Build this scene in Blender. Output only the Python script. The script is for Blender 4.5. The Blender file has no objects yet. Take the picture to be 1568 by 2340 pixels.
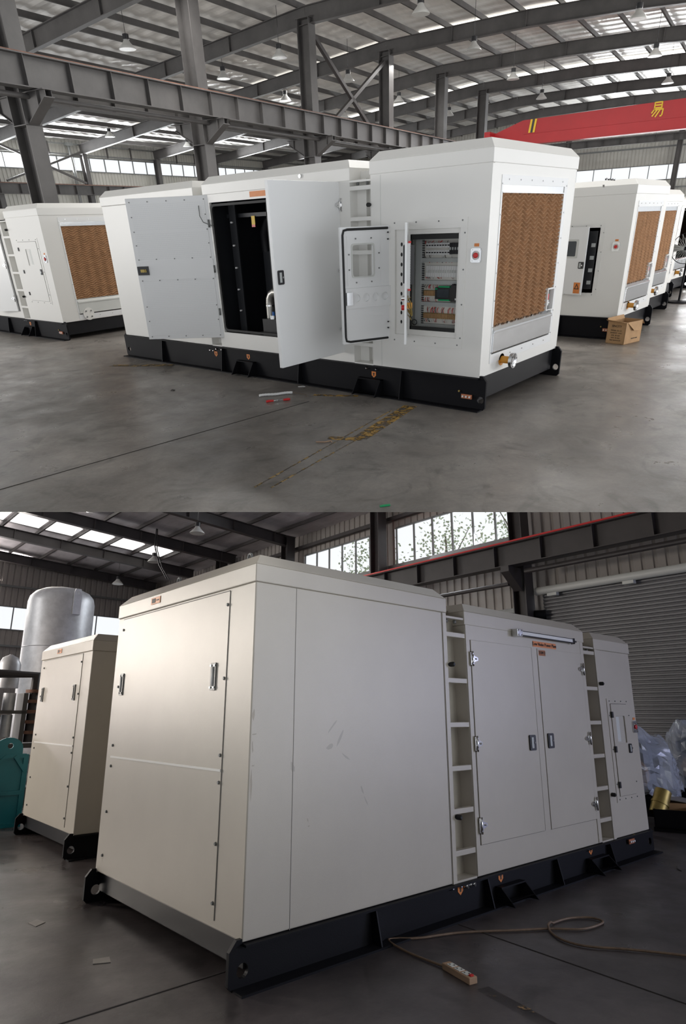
import bpy, bmesh, math, random
from mathutils import Matrix, Vector
random.seed(7)
PI = math.pi
SC = bpy.context.scene
COL = SC.collection

# ------------------------------------------------------------------ camera, world, lights, exposure
cam_d = bpy.data.cameras.new('camera'); cam = bpy.data.objects.new('camera', cam_d); COL.objects.link(cam)
cam_d.sensor_fit = 'VERTICAL'; cam_d.sensor_height = 36.0; cam_d.sensor_width = 36.0
cam_d.lens = 36.0 * 1400.0 / 2340.0; cam_d.shift_y = 80.0 / 2340.0
cam_d.clip_start = 0.05; cam_d.clip_end = 300
cam.matrix_world = Matrix(((0.6386474, 0.378647, -0.6698925, -6.4920652), (-0.7685365, 0.2703255, -0.5798928, -3.4235489), (-0.0384857, 0.8851839, 0.4636468, 1.9919516), (0, 0, 0, 1)))
SC.camera = cam
# UP = the upper hall (level); LOW = the lower hall, standing on its own sloped ground below the slab of the upper one
UP = Matrix.Identity(4)
HALL = Matrix.Rotation(math.radians(8), 4, 'Z')
LOW = Matrix(((0.8397911, -0.0156431, 0.5426843, -5.4229158), (-0.2507664, 0.8753907, 0.4132885, -1.5243879), (-0.4815259, -0.483163, 0.7312225, -2.0701581), (0, 0, 0, 1)))

w = bpy.data.worlds.new('daylight'); SC.world = w; w.use_nodes = True
bg = w.node_tree.nodes['Background']; bg.inputs[1].default_value = 1.12
_tc = w.node_tree.nodes.new('ShaderNodeTexCoord'); _sx = w.node_tree.nodes.new('ShaderNodeSeparateXYZ'); _rp = w.node_tree.nodes.new('ShaderNodeValToRGB')
w.node_tree.links.new(_tc.outputs['Generated'], _sx.inputs[0]); w.node_tree.links.new(_sx.outputs['Z'], _rp.inputs[0]); w.node_tree.links.new(_rp.outputs[0], bg.inputs[0])
_rp.color_ramp.elements[0].position = .14; _rp.color_ramp.elements[0].color = (.93, .96, 1, 1); _rp.color_ramp.elements[1].position = .42; _rp.color_ramp.elements[1].color = (.07, .075, .085, 1)   # bright low sky, dim zenith
SC.view_settings.view_transform = 'Standard'; SC.view_settings.look = 'None'
SC.view_settings.gamma = 1.0; SC.view_settings.use_curve_mapping = False
SC.view_settings.exposure = 0.0
SC.cycles.use_denoising = True
SC.cycles.max_bounces = 8; SC.cycles.diffuse_bounces = 4; SC.cycles.glossy_bounces = 4; SC.cycles.transmission_bounces = 6; SC.cycles.transparent_max_bounces = 12
SC.cycles.sample_clamp_indirect = 6.0

def area(name, frame, loc, target, sx, sy, power, color):
    d = bpy.data.lights.new(name, 'AREA'); d.shape = 'RECTANGLE'; d.size = sx; d.size_y = sy; d.energy = power; d.color = color
    o = bpy.data.objects.new(name, d); COL.objects.link(o)
    a = frame @ Vector(loc); b = frame @ Vector(target)
    o.matrix_world = Matrix.Translation(a) @ (b - a).to_track_quat('-Z', 'Y').to_matrix().to_4x4()
    return o
# daylight through the big hall doors, windows and roof lights, plus three added fill lamps
area('door_daylight_upper', UP, (4.0, -14, 3.0), (2, 0, 1.2), 8, 5, 420, (0.90, 0.95, 1.0))
area('camera_fill_upper', UP, (-17, -11, 4.5), (0, 3.5, 1.6), 7, 5, 120, (1.0, .98, .95))  # added fill lamp behind the camera, brightens the open doors; no real gate
area('roof_daylight_upper', HALL, (22.6, 12, 8.0), (22.6, 12, 0), 1.0, 22, 1300, (1, 0.98, 0.95))
area('roof_daylight_upper_near', HALL, (8.0, 6, 8.0), (8.0, 6, 0), 1.0, 14, 900, (1, 0.98, 0.95))
area('window_daylight_lower', LOW, (-5.2, 11.2, 3.3), (0, 1.3, 1.7), 2.6, 1.8, 520, (1.0, 0.90, 0.80))
area('roof_daylight_lower', LOW, (2, 22.6, 8.6), (2, 16, 0), 12, .8, 900, (1.0, 0.95, 0.88))
area('far_window_lower', LOW, (2, 30.0, 6.3), (2, 22, 9.0), 18, .9, 900, (1.0, 0.92, 0.88))
area('band_daylight_lower', LOW, (12.7, 10, 7.5), (0, 6, 3), 9, 1.2, 500, (.9, 0.95, 1.0))
area('band_daylight_upper', HALL, (26, 33.0, 5.9), (22, 13, 7.5), 34, .8, 3400, (.95, 0.98, 1.0))
area('end_daylight_upper', HALL, (48.5, 0, 4.6), (20, 4, 8.0), 22, .9, 3000, (.95, 0.98, 1.0))
area('roof_fill_upper', HALL, (-9, 22, 3.0), (12, 15, 10.5), 8, 3, 1300, (1.0, 0.97, .93))  # added fill lamp aimed up to brighten the roof lining, no real opening
area('side_roof_fill_upper', UP, (17, -15, 1.6), (20, 3, 9), 10, 3, 2300, (1.0, 0.98, .96))  # second added roof fill, from the right; no gate stands there
area('door_daylight_lower', LOW, (11, -9, 2.5), (4, -3, 0), 3, 3, 300, (0.60, 0.64, 1.0))

# ------------------------------------------------------------------ materials
MATS = {}
def mat(name, color=(.5, .5, .5), rough=.5, metal=0.0, bump=0.0, bscale=40.0, var=0.0, vscale=3.0, emit=None, estr=1.0, alpha=None, spec=None, stretch=None, trans=0.0, col2=None, coat=0.0, hall=None):
    m = bpy.data.materials.new(name); m.use_nodes = True; MATS[name] = m
    nt = m.node_tree; p = nt.nodes['Principled BSDF']; L = nt.links.new
    p.inputs['Base Color'].default_value = (*color, 1); p.inputs['Roughness'].default_value = rough; p.inputs['Metallic'].default_value = metal
    if spec is not None: p.inputs['Specular IOR Level'].default_value = spec
    if coat: p.inputs['Coat Weight'].default_value = coat; p.inputs['Coat Roughness'].default_value = .15
    if trans: p.inputs['Transmission Weight'].default_value = trans
    if emit: p.inputs['Emission Color'].default_value = (*emit, 1); p.inputs['Emission Strength'].default_value = estr
    if alpha is not None: p.inputs['Alpha'].default_value = alpha
    if bump or var:
        tc = nt.nodes.new('ShaderNodeTexCoord'); mp = nt.nodes.new('ShaderNodeMapping'); L(tc.outputs['Object'], mp.inputs[0])
        if stretch: mp.inputs['Scale'].default_value = stretch
    if var:
        n = nt.nodes.new('ShaderNodeTexNoise'); n.inputs['Scale'].default_value = vscale; n.inputs['Detail'].default_value = 8; n.inputs['Roughness'].default_value = .62; L(mp.outputs[0], n.inputs[0])
        r = nt.nodes.new('ShaderNodeValToRGB'); L(n.outputs[0], r.inputs[0]); L(r.outputs[0], p.inputs['Base Color'])
        c2 = col2 or tuple(c * (1 - var) for c in color)
        r.color_ramp.elements[0].position = .32; r.color_ramp.elements[1].position = .66
        r.color_ramp.elements[0].color = (*c2, 1); r.color_ramp.elements[1].color = (*[min(1, c * (1 + var * .35)) for c in color], 1)
    if bump:
        n2 = nt.nodes.new('ShaderNodeTexNoise'); n2.inputs['Scale'].default_value = bscale; n2.inputs['Detail'].default_value = 4; L(mp.outputs[0], n2.inputs[0])
        b = nt.nodes.new('ShaderNodeBump'); b.inputs['Strength'].default_value = bump; b.inputs['Distance'].default_value = .02; L(n2.outputs[0], b.inputs['Height']); L(b.outputs[0], p.inputs['Normal'])
    return m
mat('white_paint', (.80, .79, .755), .33, bump=.06, bscale=260)
mat('white_door', (.82, .825, .82), .26, bump=.04, bscale=200)
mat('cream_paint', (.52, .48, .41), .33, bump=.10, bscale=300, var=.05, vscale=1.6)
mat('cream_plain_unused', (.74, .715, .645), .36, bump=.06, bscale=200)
mat('panel_grey', (.62, .63, .60), .4)
mat('duct_grey', (.46, .48, .47), .5)
mat('black_paint', (.008, .008, .010), .5, bump=.05, bscale=120, spec=.12)
mat('black_sheen', (.013, .013, .015), .35, spec=.25)
mat('seam', (.26, .25, .23), .7)
mat('rubber', (.012, .012, .012), .6)
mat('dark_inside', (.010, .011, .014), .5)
mat('steel_grey', (.085, .080, .078), .5, var=.25, vscale=1.5)
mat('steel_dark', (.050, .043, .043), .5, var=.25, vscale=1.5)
mat('zinc_grey', (.20, .205, .20), .45, metal=.3, var=.2, vscale=3)
mat('rust_rail', (.22, .11, .075), .7, var=.4, vscale=8)
mat('chrome', (.75, .75, .75), .16, metal=1)
mat('brushed', (.66, .67, .68), .24, metal=1, bump=.12, bscale=6)
mat('tank_silver', (.66, .67, .70), .42, metal=.3, var=.2, vscale=4, bump=.05)
mat('gasket', (.015, .015, .015), .5)
mat('orange_sign', (.72, .23, .05), .45, var=.1, vscale=20)
mat('orange_flange', (.75, .33, .04), .4)
mat('copper', (.62, .24, .13), .35, metal=.6)
mat('brass', (.40, .30, .10), .4, metal=.7, var=.3, vscale=6)
mat('red_paint', (.42, .008, .012), .38, var=.08, vscale=1)
mat('red', (.6, .02, .02), .35)
mat('yellow', (.80, .52, .03), .45)
mat('teal', (.012, .20, .25), .4, var=.1, vscale=3)
mat('cardboard', (.45, .27, .13), .8, var=.15, vscale=5, bump=.1, bscale=30)
mat('ink', (.03, .025, .02), .6)
mat('blue', (.02, .12, .4), .4)
mat('green', (.0, .35, .12), .4)
mat('white_plastic', (.75, .75, .74), .4)
mat('black_plastic', (.02, .02, .022), .35)
mat('screen', (.03, .04, .05), .15)
mat('sky_sheet', (.9, .9, .88), .6, emit=(1, .98, .93), estr=1.6)
mat('tree_leaf', (.62, .74, .52), .7)
mat('bark', (.16, .13, .10), .9)
mat('cord', (.17, .11, .07), .6, var=.3, vscale=20)
mat('wood', (.42, .27, .17), .8, var=.2, vscale=5)
mat('grey_patch', (.27, .25, .23), .6, var=.15, vscale=10)
mat('lamp_metal', (.62, .62, .60), .35, metal=.3)
mat('joint', (.022, .018, .016), .9)
mat('violet_sheet', (.42, .36, .55), .4)
# cooling pad, glass, film, foil, cladding, concrete
mat('pad_brown', (.38, .205, .10), .85, var=.25, vscale=9)
mat('mount_plate', (.86, .84, .78), .5)
mat('pipe_steel', (.40, .39, .36), .35, metal=.8)
g = mat('glass', (.9, .93, .93), .10, trans=0.0, alpha=.05)
mat('film', (.70, .76, .88), .12, alpha=.42, bump=.6, bscale=9, spec=.9)
mat('foil', (.88, .86, .82), .36, metal=.15, bump=.7, bscale=3.2, var=.12, vscale=1.2, stretch=(.35, 2.6, 1))
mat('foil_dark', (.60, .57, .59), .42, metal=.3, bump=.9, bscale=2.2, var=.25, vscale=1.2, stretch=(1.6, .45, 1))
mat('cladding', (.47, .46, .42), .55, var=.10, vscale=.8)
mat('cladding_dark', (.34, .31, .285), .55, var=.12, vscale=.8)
mat('shutter_grey', (.20, .20, .205), .45, var=.08, vscale=1)
def concrete(name, base, dark, rough, sc=1.0):
    m = bpy.data.materials.new(name); m.use_nodes = True; MATS[name] = m
    nt = m.node_tree; p = nt.nodes['Principled BSDF']; L = nt.links.new
    tc = nt.nodes.new('ShaderNodeTexCoord')
    def noise(s, det, ro, dist=0):
        n = nt.nodes.new('ShaderNodeTexNoise'); n.inputs['Scale'].default_value = s * sc; n.inputs['Detail'].default_value = det; n.inputs['Roughness'].default_value = ro; n.inputs['Distortion'].default_value = dist
        L(tc.outputs['Object'], n.inputs[0]); return n
    def ramp(n, a, b, ca, cb):
        r = nt.nodes.new('ShaderNodeValToRGB'); r.color_ramp.elements[0].position = a; r.color_ramp.elements[1].position = b
        r.color_ramp.elements[0].color = (*ca, 1); r.color_ramp.elements[1].color = (*cb, 1); L(n.outputs[0], r.inputs[0]); return r
    a = ramp(noise(.55, 10, .65, .6), .36, .62, dark, base)
    b = ramp(noise(2.6, 10, .7, 1.2), .35, .75, (.72,) * 3, (1.12, 1.1, 1.08))
    c = ramp(noise(28, 6, .7), .3, .7, (.9,) * 3, (1.08,) * 3)
    st = ramp(noise(1.15, 5, .6, 2.6), .56, .68, (1, 1, 1), (.66, .67, .66))
    cur = a
    for n in (b, c, st):
        mx = nt.nodes.new('ShaderNodeMix'); mx.data_type = 'RGBA'; mx.blend_type = 'MULTIPLY'; mx.inputs[0].default_value = 1
        L(cur.outputs[0] if cur is a else cur.outputs[2], mx.inputs[6]); L(n.outputs[0], mx.inputs[7]); cur = mx
    L(cur.outputs[2], p.inputs['Base Color'])
    rr = ramp(noise(1.7, 6, .6), .3, .7, (rough - .10,) * 3, (rough + .16,) * 3); L(rr.outputs[0], p.inputs['Roughness'])
    bp = nt.nodes.new('ShaderNodeBump'); bp.inputs['Strength'].default_value = .12; bp.inputs['Distance'].default_value = .02; L(noise(9, 8, .7).outputs[0], bp.inputs['Height']); L(bp.outputs[0], p.inputs['Normal'])
    return m
concrete('concrete_upper', (.285, .262, .24), (.165, .148, .134), .34)
concrete('concrete_lower', (.085, .073, .074), (.042, .036, .037), .34)
def flaky(name, color, thr):
    m = mat(name, color, .6); nt = m.node_tree; p = nt.nodes['Principled BSDF']; L = nt.links.new
    tc = nt.nodes.new('ShaderNodeTexCoord'); n = nt.nodes.new('ShaderNodeTexNoise'); n.inputs['Scale'].default_value = 9; n.inputs['Detail'].default_value = 10; n.inputs['Roughness'].default_value = .75
    L(tc.outputs['Object'], n.inputs[0]); r = nt.nodes.new('ShaderNodeValToRGB'); r.color_ramp.elements[0].position = thr; r.color_ramp.elements[1].position = thr + .06
    L(n.outputs[0], r.inputs[0]); L(r.outputs[0], p.inputs['Alpha'])
flaky('yellow_worn', (.42, .25, .06), .48)
flaky('yellow_faint', (.36, .24, .09), .50)
flaky('rust_mark', (.35, .22, .10), .56)

# ------------------------------------------------------------------ mesh builder
class G:
    def __init__(s): s.v = []; s.f = []; s.sm = []
    def add(s, vs, fs, smooth=False):
        n = len(s.v); s.v += [tuple(v) for v in vs]; s.f += [tuple(i + n for i in f) for f in fs]; s.sm += [smooth] * len(fs); return s
    def box(s, x0, x1, y0, y1, z0, z1):
        if x0 > x1: x0, x1 = x1, x0
        if y0 > y1: y0, y1 = y1, y0
        if z0 > z1: z0, z1 = z1, z0
        return s.add([(x0, y0, z0), (x1, y0, z0), (x1, y1, z0), (x0, y1, z0), (x0, y0, z1), (x1, y0, z1), (x1, y1, z1), (x0, y1, z1)],
                     [(0, 3, 2, 1), (4, 5, 6, 7), (0, 1, 5, 4), (1, 2, 6, 5), (2, 3, 7, 6), (3, 0, 4, 7)])
    def frustum(s, r0, z0, r1, z1):
        (a, b, c, d), (e, f, g, h) = r0, r1
        return s.add([(a, c, z0), (b, c, z0), (b, d, z0), (a, d, z0), (e, g, z1), (f, g, z1), (f, h, z1), (e, h, z1)],
                     [(0, 3, 2, 1), (4, 5, 6, 7), (0, 1, 5, 4), (1, 2, 6, 5), (2, 3, 7, 6), (3, 0, 4, 7)])
    def bar(s, p0, p1, w, h, up=(0, 0, 1)):
        p0, p1 = Vector(p0), Vector(p1); d = (p1 - p0).normalized(); u = Vector(up)
        if abs(d.dot(u)) > .99: u = Vector((1, 0, 0))
        a = d.cross(u).normalized() * w / 2; b = a.cross(d).normalized() * h / 2
        return s.add([p0 - a - b, p0 + a - b, p0 + a + b, p0 - a + b, p1 - a - b, p1 + a - b, p1 + a + b, p1 - a + b],
                     [(0, 3, 2, 1), (4, 5, 6, 7), (0, 1, 5, 4), (1, 2, 6, 5), (2, 3, 7, 6), (3, 0, 4, 7)])
    def ibeam(s, p0, p1, w, h, tf=.02, tw=.012, up=(0, 0, 1)):
        p0, p1 = Vector(p0), Vector(p1); d = (p1 - p0).normalized(); u = Vector(up)
        if abs(d.dot(u)) > .99: u = Vector((1, 0, 0))
        a = d.cross(u).normalized(); b = a.cross(d).normalized()
        s.bar(p0 + b * (h / 2 - tf / 2), p1 + b * (h / 2 - tf / 2), w, tf, b); s.bar(p0 - b * (h / 2 - tf / 2), p1 - b * (h / 2 - tf / 2), w, tf, b)
        return s.bar(p0, p1, tw, h - 2 * tf, b)
    def cyl(s, p0, p1, r0, r1=None, n=16, caps=True):
        r1 = r0 if r1 is None else r1
        return s.lathe_axis(p0, p1, [(0, r0), (1, r1)], n, caps)
    def lathe_axis(s, p0, p1, prof, n=20, caps=True):
        p0, p1 = Vector(p0), Vector(p1); d = p1 - p0; dn = d.normalized(); u = Vector((0, 0, 1)) if abs(dn.z) < .9 else Vector((1, 0, 0))
        a = dn.cross(u).normalized(); b = dn.cross(a)
        vs = []
        for t, r in prof:
            for k in range(n):
                q = 2 * PI * k / n; vs.append(p0 + d * t + (a * math.cos(q) + b * math.sin(q)) * max(r, 1e-4))
        fs = []
        for j in range(len(prof) - 1):
            for k in range(n): fs.append((j * n + k, j * n + (k + 1) % n, (j + 1) * n + (k + 1) % n, (j + 1) * n + k))
        s.add(vs, fs, True)
        if caps:
            m = len(prof) - 1; n0 = len(s.v) - len(vs)
            s.f += [tuple(n0 + k for k in range(n)), tuple(n0 + m * n + k for k in range(n))]; s.sm += [False, False]
        return s
    def tube(s, pts, r, n=8, closed=False, caps=True):
        P = [Vector(p) for p in pts]; m = len(P); vs = []; prev = None
        for i in range(m):
            d = (P[min(i + 1, m - 1)] - P[max(i - 1, 0)]).normalized()
            a = prev - d * prev.dot(d) if prev else d.cross(Vector((0, 0, 1)) if abs(d.z) < .9 else Vector((1, 0, 0)))
            if a.length < 1e-6: a = d.cross(Vector((1, 0, 0)))
            a.normalize(); prev = a; b = d.cross(a); rr = r[i] if isinstance(r, (list, tuple)) else r
            for k in range(n):
                q = 2 * PI * k / n; vs.append(P[i] + (a * math.cos(q) + b * math.sin(q)) * rr)
        fs = [(j * n + k, j * n + (k + 1) % n, (j + 1) * n + (k + 1) % n, (j + 1) * n + k) for j in range(m - 1) for k in range(n)]
        s.add(vs, fs, True); n0 = len(s.v) - len(vs)
        if caps: s.f += [tuple(n0 + k for k in range(n)), tuple(n0 + (m - 1) * n + k for k in range(n))]; s.sm += [False, False]
        return s
    def poly(s, pts, d):
        """prism of a planar polygon pts pushed by vector d"""
        P = [Vector(p) for p in pts]; d = Vector(d); n = len(P)
        return s.add(P + [p + d for p in P], [tuple(range(n)), tuple(range(2 * n - 1, n - 1, -1))] + [(i, (i + 1) % n, n + (i + 1) % n, n + i) for i in range(n)])
    def plate(s, outline, holes, t, fn):
        """flat plate with holes: 2D outline and holes, thickness t, fn(u, v, w) -> point"""
        cu = bpy.data.curves.new('tmp', 'CURVE'); cu.dimensions = '2D'; cu.fill_mode = 'BOTH'; cu.extrude = t / 2
        for ring in [outline] + holes:
            sp = cu.splines.new('POLY'); sp.points.add(len(ring) - 1)
            for i, (a, b) in enumerate(ring): sp.points[i].co = (a, b, 0, 1)
            sp.use_cyclic_u = True
        o = bpy.data.objects.new('tmp', cu); me = bpy.data.meshes.new_from_object(o)
        s.add([fn(v.co.x, v.co.y, v.co.z + t / 2) for v in me.vertices], [tuple(p.vertices) for p in me.polygons])
        bpy.data.objects.remove(o); bpy.data.curves.remove(cu); bpy.data.meshes.remove(me); return s
    def text(s, string, size, org, xd, ud, t=.002, align='CENTER', bold=0.0):
        cu = bpy.data.curves.new('tmp', 'FONT'); cu.body = string; cu.size = size; cu.extrude = t / 2; cu.align_x = align; cu.align_y = 'CENTER'; cu.resolution_u = 2; cu.offset = bold
        o = bpy.data.objects.new('tmp', cu); me = bpy.data.meshes.new_from_object(o)
        xd, ud, org = Vector(xd).normalized(), Vector(ud).normalized(), Vector(org); nd = xd.cross(ud)
        s.add([org + xd * v.co.x + ud * v.co.y + nd * v.co.z for v in me.vertices], [tuple(p.vertices) for p in me.polygons])
        bpy.data.objects.remove(o); bpy.data.curves.remove(cu); bpy.data.meshes.remove(me); return s
    def mapv(s, fn): s.v = [tuple(fn(Vector(v))) for v in s.v]; return s
    def mesh(s, name):
        me = bpy.data.meshes.new(name); me.from_pydata(s.v, [], s.f); me.validate()
        bm = bmesh.new(); bm.from_mesh(me)
        if len(me.polygons) == len(s.sm):
            for i, f in enumerate(bm.faces): f.smooth = s.sm[i]
        bmesh.ops.recalc_face_normals(bm, faces=bm.faces)
        for e in bm.edges:
            if len(e.link_faces) == 2 and e.calc_face_angle(0) > .7: e.smooth = False
        bm.to_mesh(me); bm.free(); return me

def rrect(x0, x1, y0, y1, r, n=5):
    o = []
    for cx, cy, a in ((x1 - r, y1 - r, 0), (x0 + r, y1 - r, 90), (x0 + r, y0 + r, 180), (x1 - r, y0 + r, 270)):
        for k in range(n + 1):
            q = math.radians(a + 90 * k / n); o.append((cx + r * math.cos(q), cy + r * math.sin(q)))
    return o
def circ(cx, cy, r, n=20, ry=None): return [(cx + r * math.cos(2 * PI * k / n), cy + (ry or r) * math.sin(2 * PI * k / n)) for k in range(n)]

def tag(o, label=None, cat=None, group=None, kind=None):
    if label: o['label'] = label
    if cat: o['category'] = cat
    if group: o['group'] = group
    if kind: o['kind'] = kind
    return o
def thing(name, frame, loc, label, cat, group=None, rz=0):
    o = bpy.data.objects.new(name, None); COL.objects.link(o); o.empty_display_size = .1
    o.matrix_world = frame @ Matrix.Translation(Vector(loc)) @ Matrix.Rotation(rz, 4, 'Z')
    return tag(o, label, cat, group)
def part(name, g, material, parent, label=None, bevel=0.0, kind=None):
    me = g.mesh(name); me.materials.append(MATS[material]); o = bpy.data.objects.new(name, me); COL.objects.link(o); o.parent = parent
    if bevel: b = o.modifiers.new('bevel', 'BEVEL'); b.width = bevel; b.segments = 2; b.limit_method = 'ANGLE'; b.angle_limit = .9
    return tag(o, label, kind=kind)
def solo(name, g, material, frame, label=None, cat=None, group=None, kind=None, bevel=0.0, clip=False):
    xs, ys, zs = zip(*g.v); c = Vector(((min(xs) + max(xs)) / 2, (min(ys) + max(ys)) / 2, min(zs)))
    if clip: clip_low(g, frame)
    if not g.v: return None
    g.mapv(lambda v: v - c)
    me = g.mesh(name); me.materials.append(MATS[material]); o = bpy.data.objects.new(name, me); COL.objects.link(o)
    o.matrix_world = frame @ Matrix.Translation(c)
    if bevel: b = o.modifiers.new('bevel', 'BEVEL'); b.width = bevel; b.segments = 2; b.limit_method = 'ANGLE'; b.angle_limit = .9
    return tag(o, label, cat, group, kind)
SLAB = .09
def clip_low(g, frame):
    """the lower hall ends against the underside of the slab above it"""
    inv = frame.inverted(); co = inv @ Vector((0, 0, -SLAB)); no = (inv.to_3x3() @ Vector((0, 0, 1))).normalized()
    if max((Vector(v) - co).dot(no) for v in g.v) <= 0: return
    bm = bmesh.new(); me = bpy.data.meshes.new('tmp'); me.from_pydata(g.v, [], g.f); bm.from_mesh(me); bpy.data.meshes.remove(me)
    bmesh.ops.bisect_plane(bm, geom=bm.verts[:] + bm.edges[:] + bm.faces[:], plane_co=co, plane_no=no, clear_outer=True)
    bm.verts.ensure_lookup_table(); bm.verts.index_update()
    g.v = [tuple(v.co) for v in bm.verts]; g.f = [tuple(v.index for v in f.verts) for f in bm.faces]; g.sm = [False] * len(g.f); bm.free()
ORD = ['first', 'second', 'third', 'fourth', 'fifth', 'sixth', 'seventh', 'eighth', 'ninth', 'tenth', 'eleventh', 'twelfth', 'thirteenth', 'fourteenth', 'fifteenth', 'sixteenth', 'seventeenth', 'eighteenth', 'nineteenth', 'twentieth', 'twenty-first', 'twenty-second', 'twenty-third', 'twenty-fourth', 'twenty-fifth', 'twenty-sixth', 'twenty-seventh', 'twenty-eighth']

# ------------------------------------------------------------------ generator sets in sound-proof canopies
# built in (s, e, z): s along the long side from the near corner, e across the end, -e outward from the long side, -s outward from the end face
def rectwall(g, s0, s1, z0, z1, holes, e0, e1):
    """a wall in the s/z plane with rectangular holes"""
    g.plate([(s0, z0), (s1, z0), (s1, z1), (s0, z1)], [[(a, c), (b, c), (b, d), (a, d)] for a, b, c, d in holes], e1 - e0, lambda u, v, q: (u, e0 + q, v))
    return g

class Gen:
    def __init__(s, name, frame, loc, flip, label, group, paint, L, W, Z0):
        s.root = thing(name, frame, loc, label, 'generator', group); s.flip = flip; s.paint = paint; s.L, s.W, s.Z0 = L, W, Z0
        s.m = (lambda v: Vector((v[1], v[0], v[2]))) if flip else (lambda v: Vector(v))
    def p(s, name, g, material=None, parent=None, label=None, bevel=0.0, kind=None):
        g.mapv(s.m); return part(name, g, material or s.paint, parent or s.root, label, bevel, kind)
    def txt(s, string, size, at_s, at_e, at_z, bold=0.0):
        """lettering on the long side, read from outside"""
        g = G(); xd = (0, -1, 0) if s.flip else (1, 0, 0)
        return g.text(string, size, s.m((at_s, at_e, at_z)), xd, (0, 0, 1), .003, bold=bold)
    def skid(s, webs, pockets, stickers, copper_s, bolts, near_hole=.0, copper_z=.15):
        L, W, Z = s.L, s.W, s.Z0
        for side in (0, 1):
            def F(u, v, w, side=side): return (u, (.0 + w) if side == 0 else (W - .03 + w), v)
            ch = .06
            out = [(-.09, .03), (-.06, .0), (L + .05, 0), (L + .08, .03), (L + .08, Z - .06 + .04), (L + .03, Z + .02), (L, Z + .02), (L, Z - .01), (0, Z - .01), (0, Z + .02), (-.04, Z + .02), (-.09, Z - .04)]
            g = G().plate(out, [circ(near_hole - .03, .12 if Z > .3 else .10, .042), circ(L - .02, .12, .042)], .03, F)
            if side == 0:
                g.box(-.06, L + .05, -.11, .02, 0, .014); g.box(0, L, -.045, .02, Z - .018, Z - .004)
            s.p('skid_rail', g, 'black_paint')
        s.p('end_crossbeam', G().box(.035, .10, .03, W - .03, .09, Z - .012), 'black_sheen', bevel=.006)
        s.p('end_crossbeam', G().box(L - .10, L - .035, .03, W - .03, .09, Z - .012), 'black_sheen')
        for x in webs:
            s.p('stiffener', G().poly([(x, -.0, .012), (x, -.10, .012), (x, -.045, Z - .02), (x, 0, Z - .02)], (.012, 0, 0)).box(x + .012, x + .11, -.012, .0, .012, Z - .02), 'black_paint')
        for x in pockets:
            g = G(); h = .19 * Z / .36 + .01; a = .19
            for q in (-a, a - .012): g.poly([(x + q, 0, .01), (x + q, -.20, .01), (x + q, -.06, h), (x + q, 0, h)], (.012, 0, 0))
            g.box(x - a, x + a, -.07, 0, h - .012, h); g.poly([(x - a, -.045, .02), (x - a, -.035, .02), (x - a, -.16, .05), (x - a, -.17, .05)], (2 * a, 0, 0))
            s.p('forklift_pocket', g, 'black_paint')
        for x, z in stickers:
            o = [(x - .035, z + .035), (x + .035, z + .035), (x + .035, z - .015), (x, z - .045), (x - .035, z - .015)]
            k = s.p('warning_sticker', G().plate(o, [], .002, lambda u, v, w: (u, -.003 + w - .001, v)), 'orange_sign', label='small orange shield sticker')
            s.p('symbol', G().box(x - .008, x + .008, -.006, -.004, z - .02, z + .02).box(x - .016, x + .016, -.006, -.004, z + .006, z + .012), 'ink', k)
        if copper_s is not None:
            k = s.p('earth_bar', G().box(copper_s - .07, copper_s + .07, -.03, -.015, copper_z - .025, copper_z + .025).box(copper_s - .05, copper_s + .05, -.016, .0, copper_z - .01, copper_z + .01), 'copper', label='copper earthing bar')
            for q in (-.045, 0, .045): s.p('bolt', G().cyl((copper_s + q, -.045, copper_z), (copper_s + q, -.03, copper_z), .012, n=8), 'white_plastic', k)
            s.p('earth_bolt', G().cyl((copper_s + .11, -.02, copper_z + .05), (copper_s + .11, 0, copper_z + .05), .012, n=8), 'brass')
        for x, z in bolts: s.p('bolt', G().lathe_axis((x, -.03, z), (x, 0, z), [(0, .008), (.5, .014), (1, .018)], 10), 'chrome')
    def section(s, s0, s1, H, holes=(), inset=.09, cap_h=.22, hollow=False, pad=None):
        W, Z = s.W, s.Z0; hc = H - cap_h; g = G()
        if hollow or holes or pad:
            rectwall(g, s0, s1, Z, hc, list(holes), 0, .04); g.box(s0, s1, W - .04, W, Z, hc)
            _end = G(); rectwall(_end, .04, W - .04, Z, hc, [(pad[0], pad[1], pad[2] - .32, pad[3] + .07)] if pad else [], 0, .04); g.add([(s0 + b_, a_, c_) for a_, b_, c_ in _end.v], _end.f)
            g.box(s1 - .04, s1, .04, W - .04, Z, hc); g.box(s0 + .04, s1 - .04, .04, W - .04, Z, Z + .03)
        else: g.box(s0, s1, 0, W, Z, hc)
        b = s.p('canopy_section', g, bevel=.008)
        k = .010; c = G().frustum((s0 - k, s1 + k, -k, W + k), hc, (s0 - k, s1 + k, -k, W + k), H - inset)
        c.frustum((s0 - k, s1 + k, -k, W + k), H - inset, (s0 + inset * .8, s1 - inset * .8, inset * .8, W - inset * .8), H)
        s.p('roof_cap', c, None, b, bevel=.006); return b
    def bay(s, s0, s1, H, rungs):
        Z = s.Z0; g = G().box(s0 - .02, s1 + .02, .20, s.W, Z, H - .12)
        b = s.p('ladder_recess', g, bevel=.004)
        s.p('inner_rib', G().box(s0 + (s1 - s0) * .55, s1, .14, .20, Z, H - .2), None, b)
        for z in rungs: s.p('ladder_rung', G().box(s0 - .002, s1 + .002, .0, .05, z - .022, z + .022), None, b, bevel=.004)
        s.p('threshold', G().box(s0, s1, 0, .2, Z - .005, Z + .012), None, b)
        for q in (.3, .75): s.p('bolt', G().cyl((s0 + (s1 - s0) * q, .06, H - .27), (s0 + (s1 - s0) * q, .06, H - .24), .016, n=8), 'zinc_grey', b)
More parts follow.
